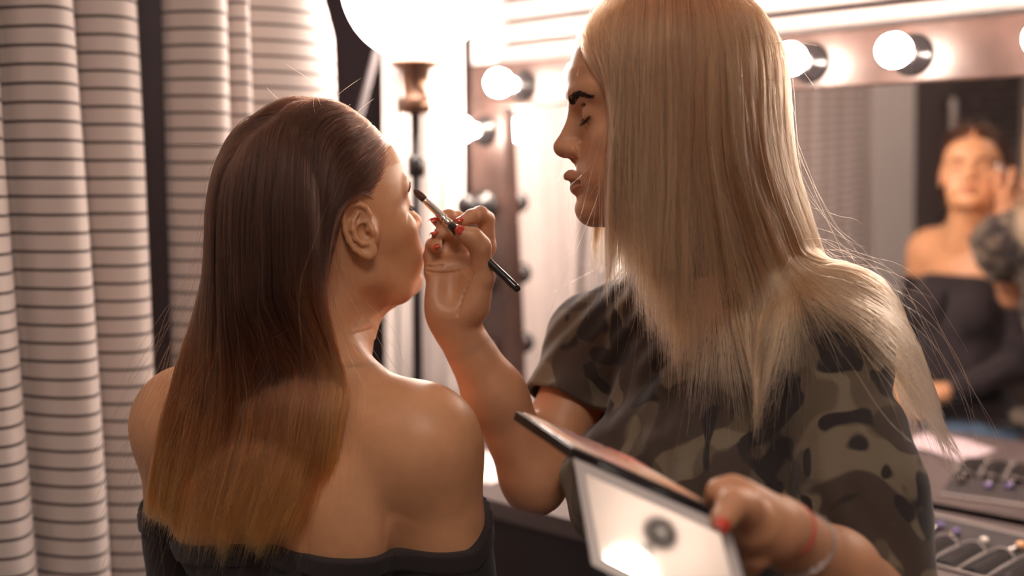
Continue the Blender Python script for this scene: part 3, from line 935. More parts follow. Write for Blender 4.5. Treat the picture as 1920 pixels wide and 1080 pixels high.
def artist_arms(g):
    for a, b, c in ((RSH, REL, RWR), (LSH, LEL, LWR)):
        g.ell(a, (.048, .048, .052), .03, '+')
        g.cone(a, b, .044, .036, .03, '+')
    # right forearm
    m = RWR * .52 + REL * .48
    g.cone(REL, m + np.array([.002, 0, .004]), .0345, .0325, .02, '+')
    g.cone(m + np.array([.002, 0, .004]), RWR, .0325, .0245, .02, '+')
    g.cone(REL, REL + nrm(REL - RWR) * .006 + np.array([0, 0, -.008]), .028, .024, .02, '+')
    m = LWR * .5 + LEL * .5
    g.cone(LEL, m, .038, .034, .02, '+')
    g.cone(m, LWR, .034, .0225, .02, '+')

# ---- right hand, palm to the camera, pinching the brush
RY = 1.165
def rh(px, py, dy): return W(px, py, RY + dy)
def right_hand(g):
    g.cone(RWR, rh(853, 585, .002), .0235, .0225, .012, '+')
    # palm block
    g.cone(rh(836, 580, .004), rh(824, 510, .010), .0200, .0160, .014, '+')
    g.cone(rh(862, 578, .004), rh(862, 505, .014), .0210, .0160, .014, '+')
    g.cone(rh(880, 570, .004), rh(890, 508, .012), .0180, .0145, .014, '+')
    # thenar and hypothenar pads
    g.ell(rh(880, 552, -.010), (.0195, .0150, .0300), .012, '+')
    g.ell(rh(822, 568, -.006), (.0135, .0130, .0270), .012, '+')
    # hollow of the palm
    g.ell(rh(845, 530, -.022), (.011, .0095, .016), .026, '-')
    # thumb
    g.chain([rh(890, 575, -.002), rh(905, 520, -.010), rh(900, 462, -.020), rh(886, 446, -.024), rh(868, 438, -.028)], [.0165, .0125, .0112, .0105, .0082], .006, '+')
    # index
    g.chain([rh(893, 505, .016), rh(913, 462, .020), rh(911, 412, .016), rh(900, 403, .009), rh(884, 407, -.002), rh(869, 414, -.009)], [.0125, .0098, .0094, .0092, .0080, .0066], .004, '+')
    # middle
    g.chain([rh(864, 500, .022), rh(866, 455, .032), rh(858, 412, .034), rh(840, 406, .024), rh(821, 414, .014)], [.0125, .0098, .0092, .0080, .0066], .004, '+')
    # ring
    g.chain([rh(838, 502, .018), rh(834, 465, .026), rh(838, 436, .026), rh(832, 434, .014), rh(820, 440, .002)], [.0120, .0092, .0086, .0076, .0064], .004, '+')
    # little
    g.chain([rh(814, 510, .012), rh(809, 480, .016), rh(812, 460, .014), rh(816, 458, .004), rh(819, 464, -.006)], [.0112, .0086, .0078, .0070, .0058], .004, '+')
    # creases
    for a, b, c in (((800, 508), (835, 520), (868, 505)), ((800, 500), (815, 502), (830, 498)), ((858, 590), (868, 545), (888, 512))):
        P = [a, b, c]
        ts = np.linspace(0, 1, 8)
        pts = []
        for t in ts:
            q = (1 - t) ** 2 * np.array(a) + 2 * t * (1 - t) * np.array(b) + t * t * np.array(c)
            # walk towards the hand from the camera until the surface is met
            lo, hi = RY - .07, RY + .03
            for Yt in np.linspace(lo, hi, 101):
                w = W(q[0], q[1], Yt); i = np.round((w - g.lo) / g.h).astype(int)
                if np.all(i >= 0) and np.all(i < g.n) and g.F[tuple(i)] < 0: break
            pts.append(w)
        g.chain(pts, [.0006] * 8, .0030, '-')

# ---- left hand on the palette corner
LY = .755
def lh(px, py, dy): return W(px, py, LY + dy)
def left_hand(g):
    g.cone(LWR, lh(1425, 978, .022), .0225, .020, .012, '+')
    g.cone(lh(1440, 985, .030), lh(1392, 935, .020), .0195, .0150, .014, '+')
    g.cone(lh(1445, 1000, .030), lh(1408, 1000, .012), .0180, .0120, .014, '+')
    # thumb on the lid
    g.chain([lh(1422, 985, .010), lh(1398, 950, -.004), lh(1374, 946, -.016), lh(1354, 976, -.030)], [.0145, .0115, .0105, .0086], .006, '+')
    # index curled over the base
    g.chain([lh(1400, 940, .030), lh(1372, 918, .024), lh(1350, 922, .022), lh(1338, 938, .030)], [.0125, .0100, .0092, .0075], .005, '+')
    # middle finger and heel behind the lid's right edge
    g.chain([lh(1418, 975, .026), lh(1424, 1010, .020), lh(1416, 1042, .022), lh(1398, 1058, .028)], [.0140, .0112, .0100, .0080], .006, '+')
    g.chain([lh(1430, 985, .034), lh(1428, 1030, .036), lh(1410, 1060, .040)], [.0130, .0105, .0085], .006, '+')

gA = SDF(HAO - np.array([.165, .165, .165]), HAO + np.array([.165, .165, .175]), .0013)
head_sdf(gA, FRA, SCA)
artist_torso(gA); artist_neck(gA)
Va1, Qa1 = gA.nets(); Va1 = smooth_mesh(Va1, Qa1, 1)
del gA
gR = SDF(RWR + np.array([-.07, -.09, -.06]), RWR + np.array([.10, .09, .19]), .0009)
artist_arms(gR); right_hand(gR)
Va2, Qa2 = gR.nets(); Va2 = smooth_mesh(Va2, Qa2, 1)
gL = SDF(LWR + np.array([-.10, -.11, -.07]), LWR + np.array([.05, .06, .08]), .0010)
artist_arms(gL); left_hand(gL)
Va3, Qa3 = gL.nets(); Va3 = smooth_mesh(Va3, Qa3, 1)
lo = np.minimum.reduce([SHA - np.array([.3, .3, .42]), RWR - .06, REL - .08, LWR - .06, LEL - .08])
hi = np.maximum.reduce([SHA + np.array([.3, .3, .24]), RWR + .06, LEL + .08])
gb = SDF(lo, hi, .0032)
artist_torso(gb); artist_neck(gb)
gb.ell((0, -.008, .062), (.0735, .0925, .0875), 0.0, '+', FRA, SCA)
artist_arms(gb)
Va4, Qa4 = gb.nets(); Va4 = smooth_mesh(Va4, Qa4, 2)
dR, dL = nrm(REL - RWR), nrm(LEL - LWR)
Qa1 = Qa1[np.linalg.norm(Va1[Qa1].mean(1) - HAO, axis=1) < .160]
cR = (Va2[Qa2].mean(1) - RWR) @ dR; Qa2 = Qa2[cR < .030]
cL = (Va3[Qa3].mean(1) - LWR) @ dL; Qa3 = Qa3[cL < .030]
cq = Va4[Qa4].mean(1)
keep = np.linalg.norm(cq - HAO, axis=1) > .154
keep &= ~(((cq - RWR) @ dR < .026) & (np.linalg.norm(cq - RWR, axis=1) < .10))
keep &= ~(((cq - LWR) @ dL < .026) & (np.linalg.norm(cq - LWR, axis=1) < .10))
Vj, Qj = join([(Va1, Qa1), (Va2, Qa2), (Va3, Qa3), (Va4, Qa4[keep])])
used = np.unique(Qj); remap = np.full(len(Vj), -1); remap[used] = np.arange(len(used)); Vj = Vj[used]; Qj = remap[Qj]
mesh_np('body', Vj, Qj, M_skinA, ar, attrs={'tint': lips_tint(Vj, FRA, SCA)})
M_browA = mk('dark_brow_hair', (0.030, 0.017, 0.014), 0.6)
brows_lashes(FRA, SCA, Va1, M_browA, ar)

# ---- nails: small curved shells on the finger ends
def nail(c, along, out, w, l, parent=None):
    y = nrm(along); z = nrm(np.asarray(out) - y * np.dot(out, y)); x = np.cross(y, z)
    M = axes(x, y, z, c)
    bm = bmesh.new(); n, m = 10, 12; g1, g2 = [], []
    for j in range(m + 1):
        t = j / m
        ww = w * (1 - max(0, (t - .72) / .28) ** 2 * .38) * (0.86 + .14 * min(1, t * 4))
        for i in range(n + 1):
            a = (i / n - .5) * 2
            X = ww * .5 * a; Zz = -w * .30 * a * a - l * .06 * (t - .5) ** 2 * 4
            g1.append(bm.verts.new(tp(M, (X, (t - .5) * l, Zz)))); g2.append(bm.verts.new(tp(M, (X, (t - .5) * l, Zz - .0007))))
    for j in range(m):
        for i in range(n):
            a = j * (n + 1) + i
            bm.faces.new((g1[a], g1[a + 1], g1[a + n + 2], g1[a + n + 1])); bm.faces.new((g2[a], g2[a + n + 1], g2[a + n + 2], g2[a + 1]))
    for j in range(m):
        for i in (0, n):
            a = j * (n + 1) + i; bm.faces.new((g1[a], g1[a + n + 1], g2[a + n + 1], g2[a]))
    for i in range(n):
        for j in (0, m):
            a = j * (n + 1) + i; bm.faces.new((g1[a], g1[a + 1], g2[a + 1], g2[a]))
    return obj('fingernail', bm, M_nail, ar, True)
def fnail(fn, tip, prev, r, out, w, l):
    """nail on the end of a finger whose tip centre is tip"""
    tip = fn(*tip); prev = fn(*prev); al = nrm(tip - prev); o = np.asarray(out, float); o = nrm(o - al * o.dot(al))
    nail(tip + o * (r * .93) + al * (l * .26), al, o, w, l)
fnail(rh, (868, 438, -.028), (886, 446, -.024), .0084, (-.1, -.75, .75), .0125, .0155)
fnail(rh, (869, 414, -.009), (884, 407, -.002), .0066, (-.25, -.35, .9), .0100, .0130)
fnail(rh, (821, 414, .014), (840, 406, .024), .0066, (-.35, -.55, .75), .0100, .0150)
fnail(rh, (820, 440, .002), (832, 434, .014), .0064, (-.40, -.50, .75), .0095, .0145)
fnail(rh, (819, 464, -.006), (816, 458, .004), .0058, (-.45, -.55, .7), .0085, .0130)
fnail(lh, (1354, 976, -.030), (1374, 946, -.016), .0086, (.35, -1.0, .25), .0130, .0165)

# ---- thread and chain bracelets on the left wrist
def ring_round(c, d, r1, r2, n=40, sag=0.0, ph=0.0):
    d = nrm(d); x = nrm(np.cross(d, ZU)); y = np.cross(x, d)
    return [c + x * r1 * math.cos(a) + y * r2 * math.sin(a) + d * sag * math.sin(a + ph) for a in np.linspace(0, 2 * math.pi, n, endpoint=False)]
wd_ = nrm(LEL - LWR)
obj('thread_bracelet', tube_bm(ring_round(LWR + wd_ * .004, wd_, .0252, .0246, 40, .004), .0017, 8, closed=True), mk('red_thread', (.55, .05, .03), .7), ar, True)
cp = ring_round(LWR + wd_ * .034, wd_, .0285, .0275, 46, .010, .5)
chain = None; M_silver = mk('silver_chain', (.55, .50, .46), .22, metal=1.0)
bm = bmesh.new()
for i in range(46):
    a, b = cp[i], cp[(i + 1) % 46]; m_ = (a + b) / 2; dl = (b - a)
    o1 = nrm(m_ - (LWR + wd_ * .034)); o2 = wd_ if i % 2 else o1
    q = nrm(np.cross(dl, o2)); e = nrm(dl)
    tube_bm([m_ + e * .0030 * math.cos(t) + (o2 * .0017 if i % 2 else q * .0 + wd_ * .0004 + o1 * .0017) * math.sin(t) for t in np.linspace(0, 2 * math.pi, 10, endpoint=False)], .00042, 6, bm, closed=True)
chb = obj('chain_bracelet', bm, M_silver, ar, True)

# ---- camouflage T-shirt
def camo_mat():
    m = mk('camouflage_jersey', (0.1, 0.08, 0.055), 0.9, sheen=0.15, bump=(900, .15))
    nt = m.node_tree; b = nt.nodes['Principled BSDF']
    tc = [n for n in nt.nodes if n.type == 'TEX_COORD'][0]
    prev = None
    def blob(scale, seed, thr, dist, ramp=0.012, stretch=(1, 1, 1)):
        mp = nt.nodes.new('ShaderNodeMapping'); mp.inputs['Location'].default_value = seed; mp.inputs['Scale'].default_value = stretch
        nt.links.new(tc.outputs['Object'], mp.inputs['Vector'])
        nz = nt.nodes.new('ShaderNodeTexNoise'); nz.inputs['Scale'].default_value = scale; nz.inputs['Detail'].default_value = 1.2
        nz.inputs['Roughness'].default_value = 0.42; nz.inputs['Distortion'].default_value = dist
        nt.links.new(mp.outputs['Vector'], nz.inputs['Vector'])
        mr = nt.nodes.new('ShaderNodeMapRange'); mr.inputs['From Min'].default_value = thr - ramp; mr.inputs['From Max'].default_value = thr + ramp
        nt.links.new(nz.outputs['Fac'], mr.inputs['Value'])
        return mr.outputs['Result']
    def mix(fac, A, B):
        mx = nt.nodes.new('ShaderNodeMix'); mx.data_type = 'RGBA'
        nt.links.new(fac, mx.inputs['Factor'])
        if isinstance(A, tuple): mx.inputs['A'].default_value = A + (1,)
        else: nt.links.new(A, mx.inputs['A'])
        mx.inputs['B'].default_value = B + (1,)
        return mx.outputs['Result']
    c = mix(blob(10.5, (3.1, 1.7, 5.2), .53, .9), (0.095, 0.069, 0.046), (0.160, 0.122, 0.082))
    c = mix(blob(11.5, (9.3, 4.1, 2.2), .545, 1.0), c, (0.055, 0.036, 0.027))
    c = mix(blob(12.5, (1.3, 8.1, 6.4), .56, 1.2), c, (0.019, 0.0125, 0.0125))
    nt.links.new(c, b.inputs['Base Color'])
    return m
M_camo = camo_mat()
gs = SDF(SHA - np.array([.34, .34, .42]), SHA + np.array([.34, .34, .16]), .003)
E = .013
k = dict(M=BA)
artist_torso(gs, E)
gs.ell((-.056, .02, -.34), (.124, .110, .17), .06, '+', **k)
gs.ell((-.025, .050, -.20), (.098, .085, .14), .05, '+', **k)
# sleeves: wide and loose, ending at the upper arms
rs_end = RSH + (REL - RSH) * .50
gs.ell(RSH, (.060, .060, .064), .03, '+')
gs.cone(RSH + (REL-RSH)*.1, rs_end, .056, .055, .03, '+')
ls_end = LSH + (LEL - LSH) * 1.0
gs.ell(LSH, (.060, .060, .062), .03, '+')
gs.cone(LSH + np.array([.0, -.004, -.004]), LSH + (LEL - LSH) * .55 + np.array([.004, -.010, 0]), .056, .062, .010, '+')
gs.cone(LSH + (LEL - LSH) * .55 + np.array([.004, -.010, 0]), ls_end + np.array([-.006, .0, -.02]), .062, .060, .02, '+')
X = gs.ax[0][:, None, None]; Y = gs.ax[1][None, :, None]; Z = gs.ax[2][None, None, :]
Xl, Yl, Zl = gs.loc((slice(None),) * 3, BA)
# draped folds: pulled from the right shoulder down across the chest, gathered over the belly
Fs = gs.F
a1 = (Xl * .80 + Zl * .60)
f1 = np.sin(a1 * 88 + 5.0 * np.sin(Zl * 9 + Xl * 6)) * .0026 * np.clip(-Zl * 7 + .25, 0, 1)
f1 = f1 + np.sin((Zl * .9 - Xl * .45) * 62 + 3 * np.sin(Xl * 14)) * .0026 * np.clip((-Zl - .16) * 7, 0, 1)
f1 = f1 + .0012 * np.sin(Xl * 170 + 6 * np.sin(Zl * 23))
Fs = Fs - f1.astype(np.float32)
hem = (SHA[2] - .36) - Z
Fo = np.maximum(Fs, hem)
def plane(p, d): return ((X - p[0]) * d[0] + (Y - p[1]) * d[1] + (Z - p[2]) * d[2]).astype(np.float32)
def near(p, r): return ((X - p[0]) ** 2 + (Y - p[1]) ** 2 + (Z - p[2]) ** 2) < r * r
inner = Fs + .0065
sh = np.maximum(Fo, -inner)
hemR = plane(rs_end, nrm(nrm(REL - RSH) * .8 + np.array([-.25, -.1, -.45])))
sh = np.where(near(rs_end, .085) & (hemR > -.02), np.maximum(sh, hemR), sh)
# neckline: open round the neck
nk = tp(BA, (0, .045, .075)); nd = nrm(BA[:3, 2] * .85 + BA[:3, 1] * .55)
r_ = np.sqrt((X - nk[0]) ** 2 + (Y - nk[1]) ** 2 + (Z - nk[2]) ** 2)
sh = np.maximum(sh, .066 - r_)
Vs, Qs = gs.nets(sh.astype(np.float32)); Vs = smooth_mesh(Vs, Qs, 2)
ts_ = mesh_np('camouflage_t_shirt', Vs, Qs, M_camo, ar)
# sleeve seam with a small knotted tab, as at the near sleeve
# ---- trousers, waist bag, shoes
gj = SDF(np.array([SHA[0] - .25, SHA[1] - .25, 0.0]), np.array([SHA[0] + .25, SHA[1] + .25, SHA[2] - .28]), .007)
BL = frame(-136, 0, (SHA[0] - BA[0, 0] * .05, SHA[1] - BA[1, 0] * .05, 0))
k = dict(M=BL)
wz = SHA[2] - .36
gj.ell((0, .01, wz), (.124, .094, .14), 0, '+', **k)
gj.ell((0, -.005, wz - .17), (.168, .118, .13), .06, '+', **k)
for s in (-1, 1):
    gj.cone((s * .085, .0, wz - .2), (s * .095, .0, .46), .085, .056, .05, '+', **k)
    gj.cone((s * .095, .0, .46), (s * .10, -.01, .075), .056, .042, .02, '+', **k)
Zq = gj.ax[2][None, None, :]
vq, qq = gj.nets(np.maximum(gj.F, Zq - (wz + .055)).astype(np.float32))
mesh_np('trousers', smooth_mesh(vq, qq, 2), qq, mk('black_twill', (.022, .017, .018), .8), ar)
for s in (-1, 1):
    c0 = tp(BL, (s * .10, .03, .05))
    g = SDF(c0 - .2, c0 + .2, .006)
    g.cone((s * .10, -.01, .09), (s * .10, -.005, .036), .047, .036, .01, '+', M=BL)
    g.cone((s * .10, -.02, .032), (s * .105, .13, .026), .034, .027, .02, '+', M=BL)
    Zq = g.ax[2][None, None, :]
    v, q = g.nets(np.maximum(g.F, .002 - Zq).astype(np.float32)); mesh_np('shoe', smooth_mesh(v, q, 1), q, M_shoe, ar)
bag_pts = [tp(BL, (.172 * math.cos(a), .128 * math.sin(a) - .003, wz - .085)) for a in np.linspace(0, 2 * math.pi, 48, endpoint=False)]
wb = obj('waist_belt', tube_bm(bag_pts, .020, 10, closed=True, flat=.3), M_camo, ar, True)
Mb = axes(BL[:3, 0], BL[:3, 1], ZU, tp(BL, (.02, -.165, wz - .18)))
pg = obj('waist_bag', box_bm((.24, .06, .17), Mb, .022, 4), mk('black_nylon', (.02, .016, .017), .6), ar, True)
obj('bag_stud', lathe_bm([(0, 0), (.010, 0), (.009, .003), (0, .005)], axes(Mb[:3, 0], Mb[:3, 2], -Mb[:3, 1], tp(Mb, (.03, -.0295, -.02))), 16), M_steel, pg, True)
# ================================================================= brush and palette
tipP = W(776, 355, 1.185); endP = W(973, 545, 1.130)
bd = nrm(endP - tipP); LB = np.linalg.norm(endP - tipP)
MB = zframe(bd, tipP)
br = empty('eyeshadow_brush', tipP)
tag(br, 'make-up brush with black handle and silver ferrule held at the seated woman\'s eye', 'brush')
M_bristle = mk('brown_bristle', (.085, .035, .022), .7, var=.4, varscale=260)
M_gloss = mk('gloss_black', (.014, .011, .013), .12, coat=.6)
M_silverf = mk('silver_ferrule', (.80, .74, .70), .16, metal=1.0)
u = LB / .168
def lp(pr): return [(r * .62, z * u) for r, z in pr]
obj('bristles', lathe_bm(lp([(0, .0), (.0032, .0012), (.0058, .005), (.0068, .010), (.0066, .0155), (.0058, .0195), (0, .0195)]), MB, 28), M_bristle, br, True)
fe = obj('ferrule', lathe_bm(lp([(.0058, .0185), (.0064, .020), (.0066, .030), (.0068, .046), (.0068, .0468), (.0074, .0475), (.0074, .0495), (.0066, .0505), (.0066, .0520), (.0074, .0530), (.0074, .0550), (.0070, .0565), (.0072, .0600)]), MB, 32), M_silverf, br, True)
obj('handle', lathe_bm(lp([(.0066, .0590), (.0078, .062), (.0086, .072), (.0084, .085), (.0074, .105), (.0068, .130), (.0070, .150), (.0072, .160), (.0064, .166), (.004, .168), (0, .168)]), MB, 32), M_gloss, br, True)

pal = empty('eyeshadow_palette', W(1200, 880, .85))
tag(pal, 'open make-up palette with a mirrored lid held in the blonde woman\'s left hand', 'makeup palette')
PB, PC, PA = W(1073, 840, .835), W(1335, 953, .755), W(967, 770, .945)
xax = nrm(PC - PB); ya = PA - PB; yax = nrm(ya - xax * ya.dot(xax)); zax = np.cross(xax, yax)
if zax[2] < 0: zax = -zax
WX, DY = np.linalg.norm(PC - PB), np.linalg.norm(ya)
skew = ya.dot(xax)
MP = axes(xax, nrm(ya), zax, PB)
def pbox(x0, x1, y0, y1, z0, z1, bev=0.0):
    """slab in the palette's own (slightly oblique) axes"""
    bm = bmesh.new()
    M4 = np.eye(4); M4[:3, 0] = xax; M4[:3, 1] = nrm(ya); M4[:3, 2] = zax; M4[:3, 3] = PB
    return box_bm((x1 - x0, y1 - y0, z1 - z0), M4, bev, 2, None, ((x0 + x1) / 2, (y0 + y1) / 2, (z0 + z1) / 2))
M_pblack = mk('palette_black', (.016, .013, .015), .25)
T = .0085
bs_ = obj('base', pbox(0, WX, 0, DY, -T, 0, .0012), M_pblack, pal)
cols = [(.75, .55, .45), (.62, .30, .20), (.45, .16, .10), (.80, .42, .26), (.30, .12, .08), (.70, .38, .33), (.85, .62, .50), (.52, .24, .13), (.38, .20, .16), (.66, .22, .16), (.78, .50, .34), (.24, .10, .09)]
pm = [mk('eyeshadow_powder', c, .75) for c in cols]
nx, ny = 4, 3; mgx, mgy = .006, .007; px_, py_ = (WX - mgx) / nx, (DY - mgy) / ny
for i in range(nx):
    for j in range(ny):
        x0 = mgx / 2 + i * px_ + .0015; y0 = mgy / 2 + j * py_ + .0015
        p_ = obj('pan', pbox(x0, x0 + px_ - .003, y0, y0 + py_ - .003, -.001, .0012, .0004), M_silverf, bs_)
        obj('powder', pbox(x0 + .0008, x0 + px_ - .0038, y0 + .0008, y0 + py_ - .0038, .0011, .0022, .0005), pm[(i * 5 + j * 3) % 12], p_)
# lid hanging open towards the camera, hinged along B-C
LF = W(1110, 1052, .765)
lv = LF - PB; LD = np.linalg.norm(lv); lyd = nrm(lv - xax * lv.dot(xax)); 
lz = np.cross(xax, lyd)
if lz[1] > 0: lz = -lz
M4 = np.eye(4); M4[:3, 0] = xax; M4[:3, 1] = nrm(lv); M4[:3, 2] = lz; M4[:3, 3] = PB - zax * .004
def lbox(x0, x1, y0, y1, z0, z1, bev=0.0):
    return box_bm((x1 - x0, y1 - y0, z1 - z0), M4, bev, 2, None, ((x0 + x1) / 2, (y0 + y1) / 2, (z0 + z1) / 2))
M_lidgrey = mk('lid_grey_satin', (.50, .44, .43), .25, spec=.6)
ld = obj('lid', lbox(0, WX * 1.13, .002, LD, -.006, 0, .0015), M_pblack, pal)
obj('lid_border', lbox(.002, WX * 1.13 - .002, .004, LD - .002, -.0003, .0008, .0003), M_lidgrey, ld)
obj('lid_mirror', lbox(.012, WX * 1.13 - .012, .015, LD - .012, .0007, .0014), mk('lid_mirror_silver', (.92, .88, .87), .04, metal=1.0), ld)
obj('hinge', tube_bm([PB - zax * .005 + xax * WX * .15, PB - zax * .005 + xax * WX * .85], .0022, 10), M_pblack, pal, True)
# ================================================================= on the counter
ZT = ZC + ZCT
M_roll = mk('black_canvas', (.040, .031, .032), .85, bump=(400, .25))
M_seam = mk('grey_binding', (.30, .255, .24), .8)
ang = math.radians(-7)
RU = UV * math.cos(ang) + NV * math.sin(ang); RVv = NV * math.cos(ang) - UV * math.sin(ang)
RO = RM(-.66, 1.625, ZCT)             # front left corner of the roll
def rp(a, b, z): return RO + RU * a + RVv * b + ZU * z
MRl = axes(RU, RVv, ZU, RO)
roll = empty('brush_roll', RO)
tag(roll, 'black canvas brush roll lying open on the counter below the mirror at the right edge', 'brush roll')
RW, RD = .62, .235
obj('canvas', box_bm((RW, RD, .003), MRl, .001, 1, center=(RW / 2, RD / 2, .0015)), M_roll, roll)
obj('binding', tube_bm([rp(0, 0, .003), rp(RW, 0, .003)], .004, 8, flat=.6), M_seam, roll, True)
obj('binding', tube_bm([rp(0, RD, .003), rp(RW, RD, .003)], .004, 8, flat=.6), M_seam, roll, True)
NP = 14; PWD = RW / NP; PH = .105
for i in range(NP):
    # each pocket: a low arched tube of cloth, with a curved top edge
    bm = bmesh.new(); rows = []
    for j in range(7):
        b = .004 + PH * j / 6
        row = []
        for q in range(9):
            x = q / 8; h = .0035 + .0095 * math.sin(math.pi * x) ** .8 * (.6 + .4 * j / 6)
            bb = b + (.010 * math.sin(math.pi * x) if j == 6 else 0)
            row.append(bm.verts.new(rp((i + .04 + .92 * x) * PWD, bb, h)))
        rows.append(row)
    for r0, r1 in zip(rows, rows[1:]):
        for q in range(8): bm.faces.new((r0[q], r0[q + 1], r1[q + 1], r1[q]))
    bmesh.ops.solidify(bm, geom=bm.faces[:], thickness=.0012)
    obj('pocket', bm, M_roll, roll, True)
    obj('pocket_seam', tube_bm([rp((i + .0) * PWD, .004, .004), rp(i * PWD, .004 + PH * .5, .0055), rp(i * PWD, .004 + PH, .005)], .0022, 6, flat=.6), M_seam, roll, True)
    xs = np.linspace(0, 1, 9)
    obj('pocket_edge', tube_bm([rp((i + .04 + .92 * x) * PWD, .004 + PH + .010 * math.sin(math.pi * x), .0048 + .0095 * math.sin(math.pi * x) ** .8) for x in xs], .0016, 6), M_seam, roll, True)
M_handle = mk('black_brush_handle', (.016, .013, .014), .25)
heads = [((.80, .72, .66), 'white bristle', .007, .020), ((.62, .10, .02), 'bright orange bristle', .014, .030), ((.10, .05, .035), 'dark brown bristle', .008, .022), ((.72, .45, .30), 'tan bristle', .008, .020), ((.16, .12, .30), 'purple bristle', .007, .022), ((.05, .035, .03), 'black bristle', .009, .024), ((.78, .40, .22), 'white and orange tipped bristle', .008, .024)]
order = [5, 4, 4, 0, 6, 5, 3, 2, 1, 5, 6, 0, 3, 2]
for i in range(NP):
    c, nm, hr, hl = heads[order[i]]
    x = (i + .5) * PWD; skew = .05 * math.sin(i * 2.1)
    d = nrm(RVv + RU * skew + ZU * .012)
    L1 = PH + .006 + .012 * math.sin(i * 1.7)
    base = rp(x - skew * .03, .012, .0072)
    fr = base + d * L1
    b = empty('makeup_brush', base)
    ordn = ['leftmost', 'second', 'third', 'fourth', 'fifth', 'sixth', 'seventh', 'eighth', 'ninth', 'tenth', 'eleventh', 'twelfth', 'thirteenth', 'rightmost'][i]
    tag(b, f'make-up brush with {nm} head, {ordn} from left in the brush roll', 'brush', 'brushes in the black brush roll')
    Mh = zframe(d, base)
    obj('handle', lathe_bm([(0, 0), (.0022, .0005), (.0030, .02), (.0042, L1 * .6), (.0036, L1)], Mh, 14), M_handle, b, True)
    obj('ferrule', lathe_bm([(.0036, L1), (.0042, L1 + .004), (.0045, L1 + .018), (.0052, L1 + .026), (0, L1 + .026)], Mh, 16), M_silverf, b, True)
    z0 = L1 + .0255
    obj('bristles', lathe_bm([(.0046, z0), (hr * .8, z0 + hl * .3), (hr * .82, z0 + hl * .6), (hr * .6, z0 + hl * .88), (0, z0 + hl)], Mh, 18), mk('bristle', c, .8, var=.3, varscale=300), b, True)
# pale leaflet seen only in the mirror, and a white paper sheet at the left end
M_leaf = mk('pink_leaflet_paper', (.62, .50, .54), .5, var=.12, varscale=25)
def paper(name, c, a, su, sv, mat, label, cat, fold=0.0):
    u0, v0 = c; ca, sa = math.cos(a), math.sin(a)
    bm = bmesh.new(); n = 12; top, bot = [], []
    for i in range(n + 1):
        for j in range(n + 1):
            x = (i / n - .5) * su; y = (j / n - .5) * sv
            z = .0012 + fold * abs(math.sin(math.pi * i / n)) ** 2 + .0015 * (x / su) ** 2 * 4 * abs(y / sv)
            p = RM(u0 + x * ca - y * sa, v0 + x * sa + y * ca, ZCT + z)
            top.append(bm.verts.new(p)); bot.append(bm.verts.new(p - ZU * .0006))
    w = n + 1
    for i in range(n):
        for j in range(n):
            a_ = i * w + j
            bm.faces.new((top[a_], top[a_ + w], top[a_ + w + 1], top[a_ + 1])); bm.faces.new((bot[a_], bot[a_ + 1], bot[a_ + w + 1], bot[a_ + w]))
    for i in range(n):
        for (p, q) in ((i, i + 1), (n * w + i, n * w + i + 1), (i * w, (i + 1) * w), (i * w + n, (i + 1) * w + n)):
            bm.faces.new((top[p], top[q], bot[q], bot[p]))
    o = obj(name, bm, mat, None, True); tag(o, label, cat); return o
paper('leaflet', (-.72, 1.565), .25, .17, .12, M_leaf, 'pink and white leaflet on the counter, seen reflected above the brush roll', 'leaflet', .006)
paper('paper_sheet', (-1.43, 1.60), .1, .20, .20, mk('white_paper', (.75, .70, .69), .6), 'white paper sheet at the left end of the counter behind the bare shoulder', 'paper', .002)
# ================================================================= HAIR
def p_ell(P, M, c, r, sc):
    R = M[:3, :3]; q = (P - tp(M, np.asarray(c) * sc)) @ R; r = np.asarray(r) * sc
    k0 = np.sqrt(((q / r) ** 2).sum(1)) + 1e-9; k1 = np.sqrt(((q / r ** 2) ** 2).sum(1)) + 1e-9
    g = (q / r ** 2); g /= np.linalg.norm(g, axis=1, keepdims=True) + 1e-9
    return k0 * (k0 - 1) / k1, g @ R.T
def p_cone(P, a, b, r1, r2):
    a = np.asarray(a, float); b = np.asarray(b, float); ba = b - a
    t = np.clip(((P - a) @ ba) / (ba @ ba), 0, 1)
    q = P - (a + t[:, None] * ba); d = np.linalg.norm(q, axis=1) + 1e-9
    return d - (r1 + t * (r2 - r1)), q / d[:, None]

HLY = [-.11, -.075, -.05, -.03, -.015, 0, .015, .03, .045, .06, .075, .09, .10]
HLZ = [-.030, -.030, -.012, .010, .054, .060, .054, .052, .062, .082, .096, .104, .106]
HC_, HR_ = np.array([0, -.008, .062]), np.array([.0735, .0925, .0875])

